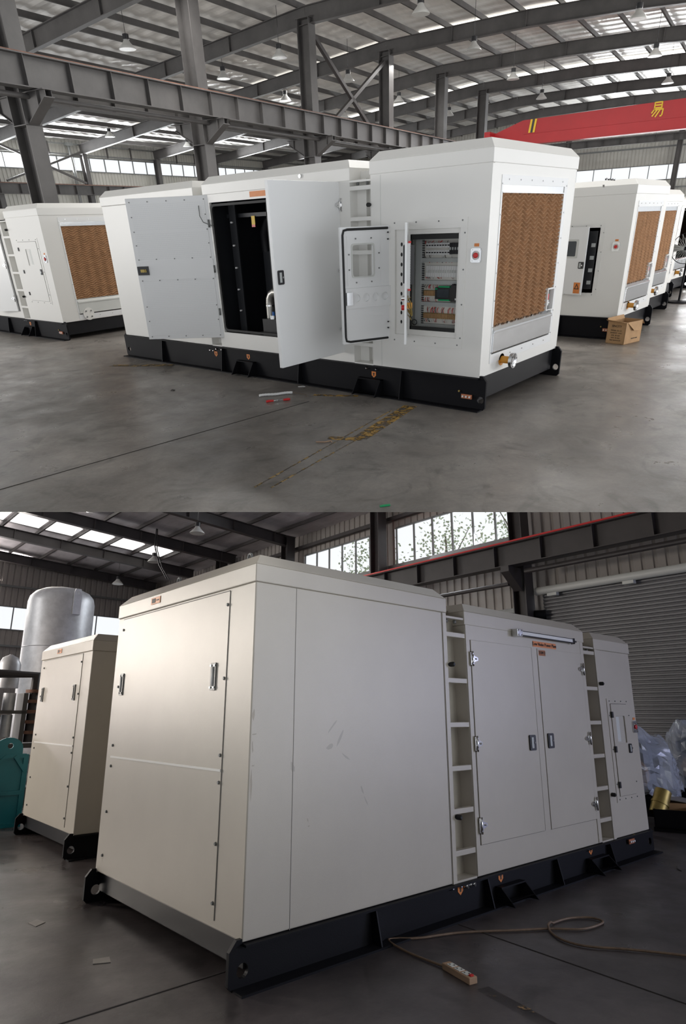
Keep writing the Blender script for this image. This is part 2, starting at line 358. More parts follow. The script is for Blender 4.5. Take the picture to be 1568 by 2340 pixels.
        s.p('head_plate', G().box(s0, s1, .0, .2, H - .24, H - .22), None, b)
    def outline(s, s0, s1, z0, z1, t=.004, e=-.0035, par=None, name='shut_line'):
        g = G()
        g.box(s0 - t, s1 + t, e, .0, z0 - t, z0); g.box(s0 - t, s1 + t, e, .0, z1, z1 + t); g.box(s0 - t, s0, e, .0, z0, z1); g.box(s1, s1 + t, e, .0, z0, z1)
        return s.p(name, g, 'joint', par)
    def hinge(s, par, x, z, d, e=-.018, fn=None):
        g = G(); g.box(x - .022, x + .022, e - .01, e, z - .06, z + .06)
        g.cyl((x, e - .012, z - .07), (x, e - .012, z + .07), .011, n=8)
        g.poly([(x, e - .008, z - .04), (x, e - .008, z + .04), (x + d * .09, e - .008, z + .012), (x + d * .09, e - .008, z - .012)], (0, .008, 0))
        for a, b in ((0, .045), (0, -.045), (d * .06, 0)): g.cyl((x + a, e - .022, z + b), (x + a, e - .006, z + b), .008, n=8)
        if fn: g.mapv(fn)
        return s.p('hinge', g, 'chrome', par, label='chrome door hinge')
    def latch(s, par, x, z, w=.055, h=.065, e=-.018, fn=None, flip=1):
        def A(g): return g.mapv(fn) if fn else g
        k = s.p('handle', A(G().plate(rrect(x - w, x + w, z - h, z + h, .015), [], .014, lambda u, v, q: (u, e - q, v))), 'black_plastic', par, label='black recessed paddle latch')
        s.p('paddle', A(G().box(x - .6 * w if flip > 0 else x - .1 * w, x + .1 * w if flip > 0 else x + .6 * w, e - .02, e - .012, z - .7 * h, z + .7 * h)), 'duct_grey', k)
        s.p('key_lock', A(G().cyl((x + .5 * w * flip, e - .022, z), (x + .5 * w * flip, e - .012, z), .011, n=10)), 'chrome', k)
        return k
    def screws(s, pts, par=None, r=.010, mt='zinc_grey', end=False, e=-.004):
        for a, z in pts:
            g = G().cyl((a, e - .010, z), (a, e + .004, z), r * .7, r, n=8) if not end else G().cyl((e - .010, a, z), (e + .004, a, z), r * .7, r, n=8)
            s.p('screw', g, mt, par)
    def knob(s, x, z, e=0): s.p('rubber_buffer', G().lathe_axis((x, e, z), (x, e - .06, z), [(0, .018), (.25, .022), (.8, .022), (1, .012)], 12), 'rubber')
    def estop(s, x, z, closed=False):
        k = s.p('emergency_stop', G().plate(rrect(x - .062, x + .062, z - .07, z + .07, .02), [circ(x, z, .044)], .012, lambda u, v, q: (u, -q, v)), 'brushed', label='steel emergency stop plate')
        s.p('cup', G().lathe_axis((x, -.014, z), (x, .02, z), [(0, .046), (.3, .044), (1, .030), (1.0, .001)], 20, False), 'brushed', k)
        s.p('stop_button', G().lathe_axis((x, .01, z), (x, -.028, z), [(0, .014), (.5, .016), (.55, .027), (.9, .027), (1, .018)], 18), 'red', k, label='red mushroom button')
        for a in (-1, 1):
            for b in (-1, 1): s.p('screw', G().cyl((x + a * .048, -.018, z + b * .055), (x + a * .048, -.008, z + b * .055), .007, n=8), 'chrome', k)
        s.p('name_tag', G().box(x - .028, x + .028, -.004, 0, z + .085, z + .115), 'orange_sign', label='small orange tag above the stop button')
    # ---- the cooling end
    def radiator(s, e0, e1, z0, z1, shiny=True, cutout=True, ne=110, nz=370, depth=.019):
        fr = G(); a0, a1, b0, b1 = e0 - .03, e1 + .08, z0 - .42, z1 + .16
        fr.plate([(a0, b0), (a1, b0), (a1, b1), (a0, b1)], [[(e0, z0 - .32), (e1, z0 - .32), (e1, z1 + .07), (e0, z1 + .07)]], .006, lambda u, v, q: (-q, u, v))
        f = s.p('intake_frame', fr, 'white_door')
        s.screws([(e0 + (e1 - e0) * t, z1 + .12) for t in (.08, .25, .42, .6, .77, .95)] + [(e0 + (e1 - e0) * t, z0 - .37) for t in (.3, .5, .7, .9)], f, .009, 'chrome', True)
        s.screws([(a0 + .012, b0 + .12 + k * (b1 - b0 - .2) / 6) for k in range(7)] + [(a1 - .03, b0 + .12 + k * (b1 - b0 - .2) / 6) for k in range(7)], f, .009, 'chrome', True)
        # corrugated paper pad: wavy flutes whose slant alternates column by column
        vs = []; P = .044
        for j in range(nz + 1):
            z = z0 + (z1 - z0) * j / nz
            for i in range(ne + 1):
                e = e0 + (e1 - e0) * i / ne; c = e / .22; tri = abs((c % 1) * 2 - 1)
                ph = 2 * PI * (z / P + tri * 1.25 + .12 * math.sin(e * 9 + z * 2.1))
                d = depth * (math.sin(ph) * .9 + .08 * math.sin(8 * PI * c)); vs.append((.012 - d, e, z))
        fs = [(j * (ne + 1) + i, j * (ne + 1) + i + 1, (j + 1) * (ne + 1) + i + 1, (j + 1) * (ne + 1) + i) for j in range(nz) for i in range(ne)]
        if cutout:
            ce, cz = e1 - .20, z0 + .27
            fs = [q for q in fs if not (vs[q[0]][1] > ce and vs[q[0]][2] < cz)]
        g = G(); g.add(vs, fs, True); s.p('cooling_pad', g, 'pad_brown', label='brown honeycomb paper cooling pad')
        s.p('pad_backing', G().box(.05, .08, e0, e1, z0 - .3, z1 + .07), 'dark_inside')
        s.p('top_flashing', G().box(.002, .012, e0, e1, z1, z1 + .07).box(-.012, .012, e0, e1, z1 - .004, z1 + .006), 'brushed')
        tr = G().box(-.018, .03, e0, e1, z0 - .30, z0 - .075); tr.box(-.030, .03, e0, e1, z0 - .085, z0 - .06); tr.poly([(-.03, e0, z0 - .06), (.03, e0, z0 - .0), (.03, e0, z0 - .06)], (0, e1 - e0, 0))
        s.p('water_tray', tr, 'brushed' if shiny else 'panel_grey', bevel=.004)
        if cutout:
            k = s.p('float_window', G().plate([(ce, z0 - .0), (e1 - .0, z0), (e1, cz), (ce, cz)], [[(ce + .018, z0 + .01), (e1 - .01, z0 + .01), (e1 - .01, cz - .018), (ce + .018, cz - .018)]], .03, lambda u, v, q: (-.02 + q, u, v)), 'white_plastic')
            s.p('back_plate', G().box(.03, .04, ce, e1, z0, cz), 'brushed', k)
            s.p('valve', G().cyl((.0, ce + .05, z0 + .13), (.0, ce + .05, z0 + .20), .018, n=10), 'red', k, label='red plastic valve')
            s.p('valve_body', G().cyl((.0, ce + .055, z0 + .06), (.0, ce + .055, z0 + .13), .016, n=10).cyl((0, ce + .055, z0 + .09), (0, ce + .10, z0 + .09), .012, n=8), 'white_plastic', k)
    def drain_flange(s, e, z):
        k = s.p('drain_pipe', G().cyl((0, e, z), (-.13, e, z), .042, n=18).cyl((-.0, e, z), (-.006, e, z), .07, n=18), 'orange_flange', label='orange painted drain pipe stub')
        s.p('pipe_flange', G().lathe_axis((-.13, e, z), (-.165, e, z), [(0, .088), (1, .088), (1.0, .05), (.6, .032)], 24), 'brushed', k, label='steel pipe flange')
        for q in range(6):
            a = q * PI / 3 + .3; s.p('bolt_hole', G().cyl((-.1655, e + .069 * math.cos(a), z + .069 * math.sin(a)), (-.1665, e + .069 * math.cos(a), z + .069 * math.sin(a)), .010, n=8), 'black_plastic', k)
    # ---- the closed control door
    def control_door(s, s0, s1, z0, z1, lock_side=-1, ajar=0, big=False):
        fr = s.p('control_frame', G().plate([(s0, z0), (s1, z0), (s1, z1), (s0, z1)], [[(s0 + .07, z0 + .06), (s1 - .07, z0 + .06), (s1 - .07, z1 - .06), (s0 + .07, z1 - .06)]], .006, lambda u, v, q: (u, -q, v)))
        n = 4; s.screws([(s0 + .06 + (s1 - s0 - .12) * k / 3, zz) for k in range(4) for zz in (z0 + .03, z1 - .03)] + [(ss, z0 + .2 + (z1 - z0 - .4) * k / 2) for k in range(3) for ss in (s0 + .03, s1 - .03)], fr, .009)
        return fr
    def closed_control(s, s0, s1, z0, z1, lock_hi=True, latch_side=1):
        fr = s.control_door(s0, s1, z0, z1)
        a, b, c, d = s0 + .075, s1 - .075, z0 + .065, z1 - .065; m = (a + b) / 2
        win = [(m - .11, d - .42), (m + .13, d - .42), (m + .13, d - .16), (m - .11, d - .16)]
        ww = rrect(m - .12, m + .12, d - .46, d - .14, .015)
        s.outline(a, b, c, d, .006, -.003)
        dr = s.p('control_door', G().plate([(a, c), (b, c), (b, d), (a, d)], [ww], .014, lambda u, v, q: (u, -q - .001, v)))
        s.p('window_pane', G().box(m - .12, m + .12, -.004, -.002, d - .46, d - .14), 'glass', dr)
        s.p('control_screen', G().box(m - .12, m - .01, -.001, .0, d - .44, d - .15), 'panel_grey', dr)
        hs = a if latch_side > 0 else b; ls = b if latch_side > 0 else a
        for q in (.12, .5, .88): s.p('hinge', G().box(hs - .018, hs + .018, -.03, -.012, c + (d - c) * q - .035, c + (d - c) * q + .035), 'black_plastic', dr)
        s.latch(dr, ls - latch_side * .045, c + (d - c) * .5, .036, .055, -.014, flip=latch_side)
        return dr

def leaf(hinge_s, sgn, ang):
    """swings a leaf drawn closed (u from the hinge, e outward negative) open by ang degrees about its hinge"""
    a = math.radians(ang); c, n = math.cos(a), math.sin(a)
    return lambda v: Vector((hinge_s + sgn * (v[0] * c + v[1] * n), -v[0] * n + v[1] * c, v[2]))

# ================================================================== the upper hall: the open generator set
U = Gen('generator_set', UP, (0, 0, 0), True, 'large white generator with two doors and its control cabinet standing open', None, 'white_paint', 7.25, 2.19, .376)
U.skid([1.06, 2.83, 4.51, 6.1], [1.57, 3.98], [(1.53, .26), (3.95, .27), (4.72, .25)], .14, [(1.48, .33), (1.64, .33), (4.55, .33), (4.68, .33), (4.76, .30), (4.84, .30)])
RUNGS = (.62, .98, 1.34, 1.70, 2.06, 2.38)
CT = (.33, 1.19, .79, 1.93)      # control opening
DO = (2.10, 4.44, .60, 2.36)     # door opening
U.section(0, 1.54, 2.72, [CT], hollow=True, pad=(.24, 1.85, .92, 2.24))
U.bay(1.54, 1.85, 2.68, RUNGS)
U.section(1.85, 4.55, 2.68, [DO], hollow=True)
U.bay(4.55, 4.78, 2.66, RUNGS)
U.section(4.78, 7.25, 2.66)
U.knob(1.55, 2.20)
U.p('corner_seam', G().box(1.395, 1.40, -.002, 0, .38, 2.49), 'panel_grey')
U.p('lifting_lug', G().cyl((2.62, -.03, 2.56), (2.62, .01, 2.56), .022, n=12), 'chrome')
# --- engine room seen through the open doors
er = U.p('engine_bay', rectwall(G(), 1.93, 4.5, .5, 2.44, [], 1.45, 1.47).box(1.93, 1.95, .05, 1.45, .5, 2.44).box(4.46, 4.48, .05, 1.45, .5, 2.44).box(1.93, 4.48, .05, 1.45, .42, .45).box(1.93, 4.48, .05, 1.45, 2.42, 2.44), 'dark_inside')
gk = U.p('door_gasket', G().plate(rrect(DO[0] + .02, DO[1] - .02, DO[2] + .02, DO[3] - .02, .06), [rrect(DO[0] + .05, DO[1] - .05, DO[2] + .05, DO[3] - .05, .05)], .03, lambda u, v, q: (u, .0 + q - .005, v)), 'rubber')
en = U.p('engine', G().box(2.4, 4.1, .65, 1.3, .8, 1.5).box(2.6, 3.9, .7, 1.2, 1.5, 1.75).box(2.5, 2.9, .45, .65, .9, 1.3).cyl((3.2, .5, 1.0), (3.2, .65, 1.0), .16), 'black_paint')
for q in range(6): U.p('cylinder_head', G().box(2.62 + q * .22, 2.80 + q * .22, .62, .72, 1.4, 1.62), 'black_sheen', en, bevel=.01)
for q in range(6): U.p('guard_bar', G().box(3.55 + q * .03, 3.555 + q * .03, .50, .51, 1.60, 1.86), 'black_sheen', en)
U.p('air_hose', G().tube([(3.1 + .5 * math.sin(t * .35), .5, 1.75 + .45 * math.cos(t * .35)) for t in range(0, 7)], .07, 12), 'black_sheen', en)
U.p('coolant_hose', G().tube([(3.3, .55, 2.02), (3.6, .55, 2.16), (3.85, .58, 2.12), (4.0, .62, 1.95), (4.02, .65, 1.7)], .07, 12), 'black_sheen', en)
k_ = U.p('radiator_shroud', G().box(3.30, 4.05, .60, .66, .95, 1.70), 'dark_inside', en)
for q in range(9): U.p('grille_bar', G().box(3.40 + q * .035, 3.41 + q * .035, .585, .60, 1.30, 1.62), 'duct_grey' if q in (3, 4, 5) else 'black_sheen', k_)
U.p('bay_frame', G().box(2.95, 3.0, .30, .34, .5, 2.35).box(2.1, 4.44, .30, .33, 2.16, 2.21).box(3.55, 3.6, .30, .34, .5, 2.35), 'dark_inside', er)
for z in (.9, 1.2, 1.5, 1.8, 2.1): U.p('rivet', G().cyl((4.25, .20, z), (4.25, .24, z), .012, n=8), 'white_plastic', er)
U.p('rivet_post', G().box(4.18, 4.32, .24, .26, .5, 2.4), 'dark_inside', er)
wp = U.p('warning_sticker', G().box(3.83, 3.90, .285, .29, 2.06, 2.17), 'yellow', er, label='small yellow and red warning sticker')
U.p('sticker_foot', G().box(3.83, 3.90, .283, .288, 2.03, 2.06), 'red', wp)
pp = U.p('exhaust_pipe', G().tube([(3.60, .22, .66), (3.60, .22, 1.02), (3.59, .22, 1.09), (3.55, .22, 1.15), (3.49, .22, 1.18), (3.2, .24, 1.19)], .062, 16), 'pipe_steel', er, label='bent steel pipe')
for z in (.75, .99): U.p('clamp', G().cyl((3.60, .22, z), (3.60, .22, z + .02), .068, n=18), 'chrome', pp)
bx = U.p('battery_box', G().box(3.1, 3.62, .06, .18, .56, .83), 'black_sheen', er)
U.p('filler_cap', G().cyl((3.45, .12, .83), (3.45, .12, .88), .05, n=14), 'brushed', bx)
U.p('cap_knob', G().cyl((3.44, .12, .88), (3.44, .12, .93), .02, n=10), 'blue', bx, label='blue cap')
# --- right main door, open square to the canopy, outside face in view
fn = leaf(2.06, 1, 90)
dr = U.p('door', G().box(.0, 1.18, -.05, .0, .50, 2.46).mapv(fn), 'white_door', bevel=.004, label='open door, smooth outer face in view')
U.latch(dr, 1.10, 1.50, .045, .075, -.052, fn=fn, flip=-1)
for z in (.80, 1.5, 2.22): U.hinge(dr, .0, z, 1, -.06, fn)
U.p('door_shut_line', G().box(2.035, 2.045, -.004, 0, .5, 2.46), 'gasket')
# --- left main door, swung right back, perforated lining in view
fn = leaf(4.46, -1, 145)
dl = U.p('door', G().box(.0, 1.22, -.045, .0, .52, 2.46).mapv(fn), 'white_door', bevel=.004, label='open door, perforated lining in view')
def lining(z0, z1):
    g = G(); nx, nz = 44, max(4, int((z1 - z0) / .026))
    g.box(.05, 1.17, .0, .006, z0, z1)
    for i in range(nx):
        for j in range(nz):
            x = .065 + (1.09 / nx) * (i + .5); z = z0 + .012 + (z1 - z0 - .024) * (j + .5) / nz; r = .0040
            g.add([(x + r * math.cos(q * PI / 3), .0068, z + r * math.sin(q * PI / 3)) for q in range(6)], [(0, 1, 2, 3, 4, 5)])
    return g.mapv(fn)
mat('perf_dot', (.62, .64, .64), .6)
for z0, z1 in ((.58, 1.0), (1.01, 1.38), (1.64, 2.02), (2.03, 2.40)):
    b_ = U.p('lining_panel', G().box(.05, 1.17, .0, .0062, z0, z1).mapv(fn), 'white_door', dl)
    g = lining(z0, z1); g.v = g.v[8:]; g.f = [tuple(i - 8 for i in f) for f in g.f[6:]]; g.sm = g.sm[6:]
    U.p('perforation', g, 'perf_dot', b_, kind='stuff')
U.p('lock_rail', G().box(.03, 1.19, .0, .012, 1.38, 1.64).mapv(fn), 'white_door', dl)
for z in (.56, .79, 1.0, 1.37, 1.66, 1.85, 2.03, 2.22, 2.41):
    for q in ((.06, 1.16) if z in (.79, 1.0, 1.85, 2.03, 2.22) else (.06, .34, .61, .89, 1.16)):
        U.p('screw', G().cyl((q, .006, z), (q, .016, z), .008, n=7).mapv(fn), 'zinc_grey', dl)
k = U.p('lock_case', G().box(1.03, 1.20, .010, .03, 1.45, 1.57).mapv(fn), 'black_plastic', dl, label='black lock mechanism')
U.p('lock_bar', G().box(1.06, 1.15, .03, .045, 1.49, 1.53).cyl((1.10, .03, 1.51), (1.10, .055, 1.51), .022, n=10).mapv(fn), 'brass', k)
U.p('stay_cable', G().tube([fn((.14, .02, 2.33)), fn((.13, .06, 2.2)), fn((.08, .10, 2.12)), (4.40, .0, 2.06)], .006, 6), 'zinc_grey', dl)
for z in (.9, 1.5, 2.1): U.p('hinge', G().cyl((4.475, -.02, z - .05), (4.475, -.02, z + .05), .014, n=8), 'zinc_grey', dl)
# --- signs over the doors
sg = U.p('name_sign', G().box(3.20, 3.58, -.003, 0, 2.385, 2.45), 'orange_sign', label='orange lettered sign over the doors')
U.p('lettering', U.txt('Low Noise Power Plant', .042, 3.39, -.004, 2.418), 'ink', sg)
s2 = U.p('rating_sign', G().box(3.12, 3.22, -.003, 0, 2.30, 2.37), 'orange_sign', label='small orange rating sign')
U.p('lettering', U.txt('kW', .045, 3.17, -.004, 2.335), 'ink', s2)
# --- control cabinet
cf = U.p('control_frame', G().plate([(.25, .68), (1.29, .68), (1.29, 2.03), (.25, 2.03)], [[(CT[0], CT[2]), (CT[1], CT[2]), (CT[1], CT[3]), (CT[0], CT[3])]], .008, lambda u, v, q: (u, -q, v)))
U.screws([(.31 + k * .295, zz) for k in range(4) for zz in (.72, 2.0)] + [(.275, .80 + k * .36) for k in range(4)], cf, .011)
cb = U.p('cabinet_shell', G().box(CT[0], CT[1], .34, .36, CT[2], CT[3]).box(CT[0], CT[0] + .01, .04, .34, CT[2], CT[3]).box(CT[1] - .01, CT[1], .04, .34, CT[2], CT[3]).box(CT[0], CT[1], .04, .34, CT[2], CT[2] + .01).box(CT[0], CT[1], .04, .34, CT[3] - .01, CT[3]), 'panel_grey')
lip = G(); e0 = .02
lip.plate([(CT[0], CT[2]), (CT[1], CT[2]), (CT[1], CT[3]), (CT[0], CT[3])], [[(CT[0] + .035, CT[2] + .06), (CT[1] - .19, CT[2] + .06), (CT[1] - .19, CT[3] - .05), (CT[0] + .035, CT[3] - .05)]] + [circ(CT[1] - .075, CT[2] + .14 + k * .106, .016, 12, .022) for k in range(9)], .012, lambda u, v, q: (u, .02 + q, v))
U.p('inner_frame', lip, 'white_paint', cb)
U.p('hole_backing', G().box(CT[1] - .11, CT[1] - .04, .036, .04, CT[2] + .1, CT[3] - .08), 'dark_inside', cb)
U.p('edge_gasket', G().box(CT[0] + .035, 1.0, .033, .05, CT[2] + .06, CT[2] + .10).box(CT[0] + .035, 1.0, .033, .05, CT[3] - .105, CT[3] - .055).box(.985, 1.0, .033, .05, CT[2] + .06, CT[3] - .06), 'rubber', cb)
mp = U.p('mounting_plate', G().box(.36, 1.10, .30, .31, .86, 1.88), 'mount_plate')
# wire ducts
for z in (.87, 1.12, 1.36, 1.60, 1.84): U.p('wire_duct', G().box(.36, 1.02, .24, .30, z - .022, z + .022), 'duct_grey', mp)
for x in (.98,):
    g = G().box(x, x + .07, .22, .30, .86, 1.88); U.p('wire_duct', g, 'duct_grey', mp)
    g = G()
    for k in range(40): g.box(x - .03, x, .25, .262, .89 + k * .0245, .90 + k * .0245)
    U.p('duct_slots', g, 'black_plastic', mp)
# breakers
def breaker(x, z, w, h, m='white_plastic', toggle='black_plastic', e=.24):
    b = U.p('circuit_breaker', G().box(x, x + w * .92, e, .30, z - h / 2, z + h / 2), m, mp)
    U.p('toggle', G().box(x + .2 * w, x + .7 * w, e - .012, e, z - h * .12, z + h * .12), toggle, b)
for k in range(9): breaker(.60 + k * .036, 1.755, .036, .05); breaker(.60 + k * .036, 1.68, .036, .05)
for k in range(7): breaker(.37 + k * .033, 1.72, .033, .115, 'black_plastic', 'duct_grey', .225)
for k in range(14): breaker(.48 + k * .0315, 1.48, .0315, .12, 'white_plastic', 'panel_grey')
k = U.p('relay', G().box(.365, .455, .21, .30, 1.43, 1.53), 'black_plastic', mp); U.p('terminal_strip', G().box(.405, .455, .205, .21, 1.45, 1.51), 'green', k)
k = U.p('control_module', G().box(.55, .77, .22, .30, 1.18, 1.31), 'black_plastic', mp, label='black controller module with green terminals')
U.p('terminal_strip', G().box(.57, .72, .21, .24, 1.31, 1.325).box(.57, .72, .21, .24, 1.165, 1.18).box(.735, .765, .215, .22, 1.285, 1.30), 'green', k)
U.p('face_plate', G().box(.58, .74, .216, .22, 1.20, 1.29), 'screen', k)
k = U.p('contactor', G().box(.37, .54, .19, .30, 1.16, 1.34), 'black_plastic', mp); U.p('label_plate', G().box(.41, .48, .186, .19, 1.18, 1.20), 'white_plastic', k)
for q in range(4): U.p('terminal', G().box(.38 + q * .04, .405 + q * .04, .19, .22, 1.34, 1.352), 'black_sheen', k)
for x0, x1, z in ((.79, .96, 1.24), (.37, .96, .985)):
    b = U.p('terminal_block', G().box(x0, x1, .26, .30, z - .03, z + .03), 'brass', mp)
    g = G()
    for q in range(int((x1 - x0) / .02)): g.box(x0 + q * .02, x0 + q * .02 + .015, .25, .26, z - .026, z + .026)
    U.p('terminal_row', g, 'cardboard', b)
rnd = random.Random(3)
for mname, prob in (('red', 58), ('white_plastic', 60), ('black_plastic', 26)):
    g = G()
    for _ in range(prob):
        z, sg_ = rnd.choice([(1.80, -.03), (1.62, .05), (1.57, .05), (1.40, .03), (1.33, -.04), (1.14, .05), (1.08, -.06), (1.08, -.06), (.91, .06), (.91, .06)])
        x = rnd.uniform(.38, .97) if z < 1.1 or z > 1.35 else rnd.uniform(.78, .97)
        dx = rnd.uniform(-.02, .02); g.tube([(x, .285, z), (x + dx * .6, .262, z + sg_ * .4), (x + dx, .27, z + sg_)], .0032, 5)
    U.p('wiring', g, mname, mp, kind='stuff')
for z in (1.90,): U.p('cable_loop', G().tube([(1.03 + .035 * math.cos(t), .18, .91 + .03 * math.sin(t)) for t in [q * .5 for q in range(22)]], .005, 6), 'black_plastic', mp)
# swing frame carrying the instruments, seen almost edge on
fn = leaf(1.02, -1, 57.2)
sw = U.p('swing_frame', G().box(.0, .58, -.012, .012, .77, 2.0).mapv(fn), 'white_door', label='white instrument frame swung out, seen on its edge')
U.p('controller', G().box(.06, .34, .012, .085, 1.38, 1.78).mapv(fn), 'black_plastic', sw)
k = U.p('connector_row', G().box(.34, .40, .012, .045, 1.34, 1.80).mapv(fn), 'white_plastic', sw)
g = G()
for q in range(17): g.box(.335, .405, .045, .048, 1.35 + q * .026, 1.36 + q * .026)
U.p('connector_slots', g.mapv(fn), 'black_plastic', k)
U.p('plug', G().box(.335, .405, .02, .05, 1.80, 1.82).box(.335, .405, .02, .05, 1.32, 1.34).mapv(fn), 'red', k)
U.p('selector_switch', G().box(.32, .38, .012, .07, 1.13, 1.19).mapv(fn), 'orange_flange', sw)
U.p('push_button', G().cyl((.45, -.05, 1.15), (.45, -.012, 1.15), .028, n=12).mapv(fn), 'red', sw)
U.p('key_switch', G().cyl((.45, -.05, 1.25), (.45, -.012, 1.25), .024, n=12).mapv(fn), 'chrome', sw)
U.p('meter', G().box(.10, .42, -.035, -.012, 1.4, 1.78).mapv(fn), 'black_plastic', sw)
g = G()
for q in range(10): a, b, c = rnd.uniform(.1, .4), rnd.uniform(.02, .08), rnd.uniform(1.05, 1.28); g.tube([fn((a, .02, c)), fn((a + .05, b, c - .05)), fn((a + .1, .05, c + rnd.uniform(-.1, .15)))], .005, 5)
U.p('loose_wiring', g, 'brass', sw, kind='stuff')
# control door swung back, inner side in view
fn = leaf(1.27, -1, 115)
cd = U.p('control_door', G().plate([(.0, .72), (.64, .72), (.64, 1.98), (.0, 1.98)], [rrect(.22, .50, 1.46, 1.80, .025)], .035, lambda u, v, q: fn((u, -q, v))), 'white_door', label='open control cabinet door, inner side in view')
path = [(.03, .006, 1.955)] + [(x, .006, z) for x, z in ((.55, 1.955), (.595, 1.945), (.61, 1.90), (.61, .80), (.60, .755), (.55, .742))] + [(.03, .006, .742)]
U.p('door_seal', G().tube([fn(q) for q in path], .013, 8), 'rubber', cd)
wf = U.p('window_frame', G().plate([(.13, 1.37), (.56, 1.37), (.56, 1.89), (.13, 1.89)], [rrect(.22, .50, 1.46, 1.80, .025)], .006, lambda u, v, q: fn((u, q + .0, v))), 'white_door', cd)
U.p('window_rim', G().plate(rrect(.21, .51, 1.45, 1.81, .03), [rrect(.225, .495, 1.465, 1.795, .025)], .012, lambda u, v, q: fn((u, q + .004, v))), 'panel_grey', cd)
U.p('window_pane', G().box(.22, .50, -.02, -.015, 1.46, 1.80).mapv(fn), 'glass', cd)
for a, z in ((.25, 1.86), (.45, 1.86), (.25, 1.40), (.45, 1.40), (.15, 1.70), (.15, 1.54), (.54, 1.70), (.54, 1.54)): U.p('screw', G().cyl((a, .004, z), (a, .018, z), .008, n=8).mapv(fn), 'zinc_grey', cd)
U.p('stiffening_rail', G().plate([(.0, 1.12), (.60, 1.12), (.60, 1.34), (.0, 1.34)], [circ(.08 + .125 * q, 1.23, .044, 18) for q in range(4)], .022, lambda u, v, q: fn((u, q, v))), 'white_door', cd)
U.p('lock_case', G().box(.52, .60, .02, .05, 1.16, 1.30).mapv(fn), 'brushed', cd)
for z in (.86, .93, 1.2, 1.27, 1.84, 1.91): U.p('hinge_pin', G().cyl((.03, .0, z), (.03, .02, z), .008, n=8).mapv(fn), 'black_plastic', cd)
U.estop(.13, 1.66)
U.radiator(.24, 1.85, .92, 2.24)
U.drain_flange(.52, .50)

# ================================================================== the row of sets beyond it, control ends in view
def row_set(loc, label, first=False, L=5.0, W=2.15, H=2.5, door_open=False, nz=200, group='white generators standing in a row behind the open one'):
    V = Gen('generator_set', UP, loc, True, label, group, 'white_paint', L, W, .36)
    V.skid([1.0, 2.6], [], [], .14, [])
    V.section(0, 1.5, H, pad=(.22, W - .32, .90, 2.02))
    V.bay(1.5, 1.8, H - .03, RUNGS[:5]); V.section(1.8, L, H - .03)
    V.estop(.20, 1.50)
    V.radiator(.22, W - .32, .90, 2.02, ne=60, nz=nz, depth=.014)
    V.drain_flange(.50, .52)
    if door_open:
        cf = V.p('control_frame', G().plate([(.42, .70), (1.35, .70), (1.35, 1.86), (.42, 1.86)], [[(.50, .76), (1.27, .76), (1.27, 1.80), (.50, 1.80)]], .006, lambda u, v, q: (u, -q, v)))
        V.screws([(.44, .82 + k * .3) for k in range(4)] + [(.5 + k * .25, zz) for k in range(4) for zz in (.73, 1.83)], cf, .009)
        V.p('cabinet_shell', G().box(.50, 1.27, .0, .004, .76, 1.80), 'panel_grey', cf)
        V.p('cabinet_shade', G().box(.53, .70, -.004, -.0, .82, 1.75), 'dark_inside', cf)  # dark sheet on the closed wall, painted shade for the cabinet opening
        for z in (.9, 1.1, 1.3, 1.5): V.p('circuit_breaker', G().box(.55, .62, -.012, -.004, z, z + .06), 'duct_grey', cf)
        fn = leaf(1.27, -1, 14)
        d = V.p('control_door', G().box(.0, .66, -.03, -.004, .74, 1.82).mapv(fn), 'white_door', label='control door left ajar')
        V.p('control_screen', G().plate(rrect(.18, .46, 1.36, 1.60, .02), [], .004, lambda u, v, q: fn((u, -.03 - q, v))), 'screen', d)
        V.p('screen_frame', G().plate(rrect(.14, .50, 1.33, 1.63, .02), [rrect(.18, .46, 1.36, 1.60, .02)], .008, lambda u, v, q: fn((u, -.03 - q, v))), 'panel_grey', d)
        V.latch(d, .60, 1.22, .05, .055, -.032, fn=fn)
        w_ = V.p('warning_sticker', G().box(.50, .63, -.033, -.03, .76, .94).mapv(fn), 'orange_sign', d, label='orange warning sticker with a black triangle')
        V.p('symbol', G().plate([(.515, .83), (.615, .83), (.565, .925)], [[(.535, .842), (.595, .842), (.565, .90)]], .002, lambda u, v, q: fn((u, -.0335 - q, v))), 'ink', w_)
    return V
V2 = row_set((5.45, .25, 0), 'white canopy generator right behind the open one, control door ajar with an orange warning sticker', door_open=True, nz=240, W=1.85)
V3 = row_set((8.0, .62, 0), 'white canopy generator second behind the open one, in a row by the aisle', H=2.40, W=1.85)
V4 = row_set((10.5, 1.16, 0), 'white canopy generator third behind the open one, standing beside the pedestal fan', H=2.34, W=1.85)
V5 = row_set((12.9, 1.35, 0), 'white canopy generator furthest down the row, behind the pedestal fan', H=2.28, W=1.85)

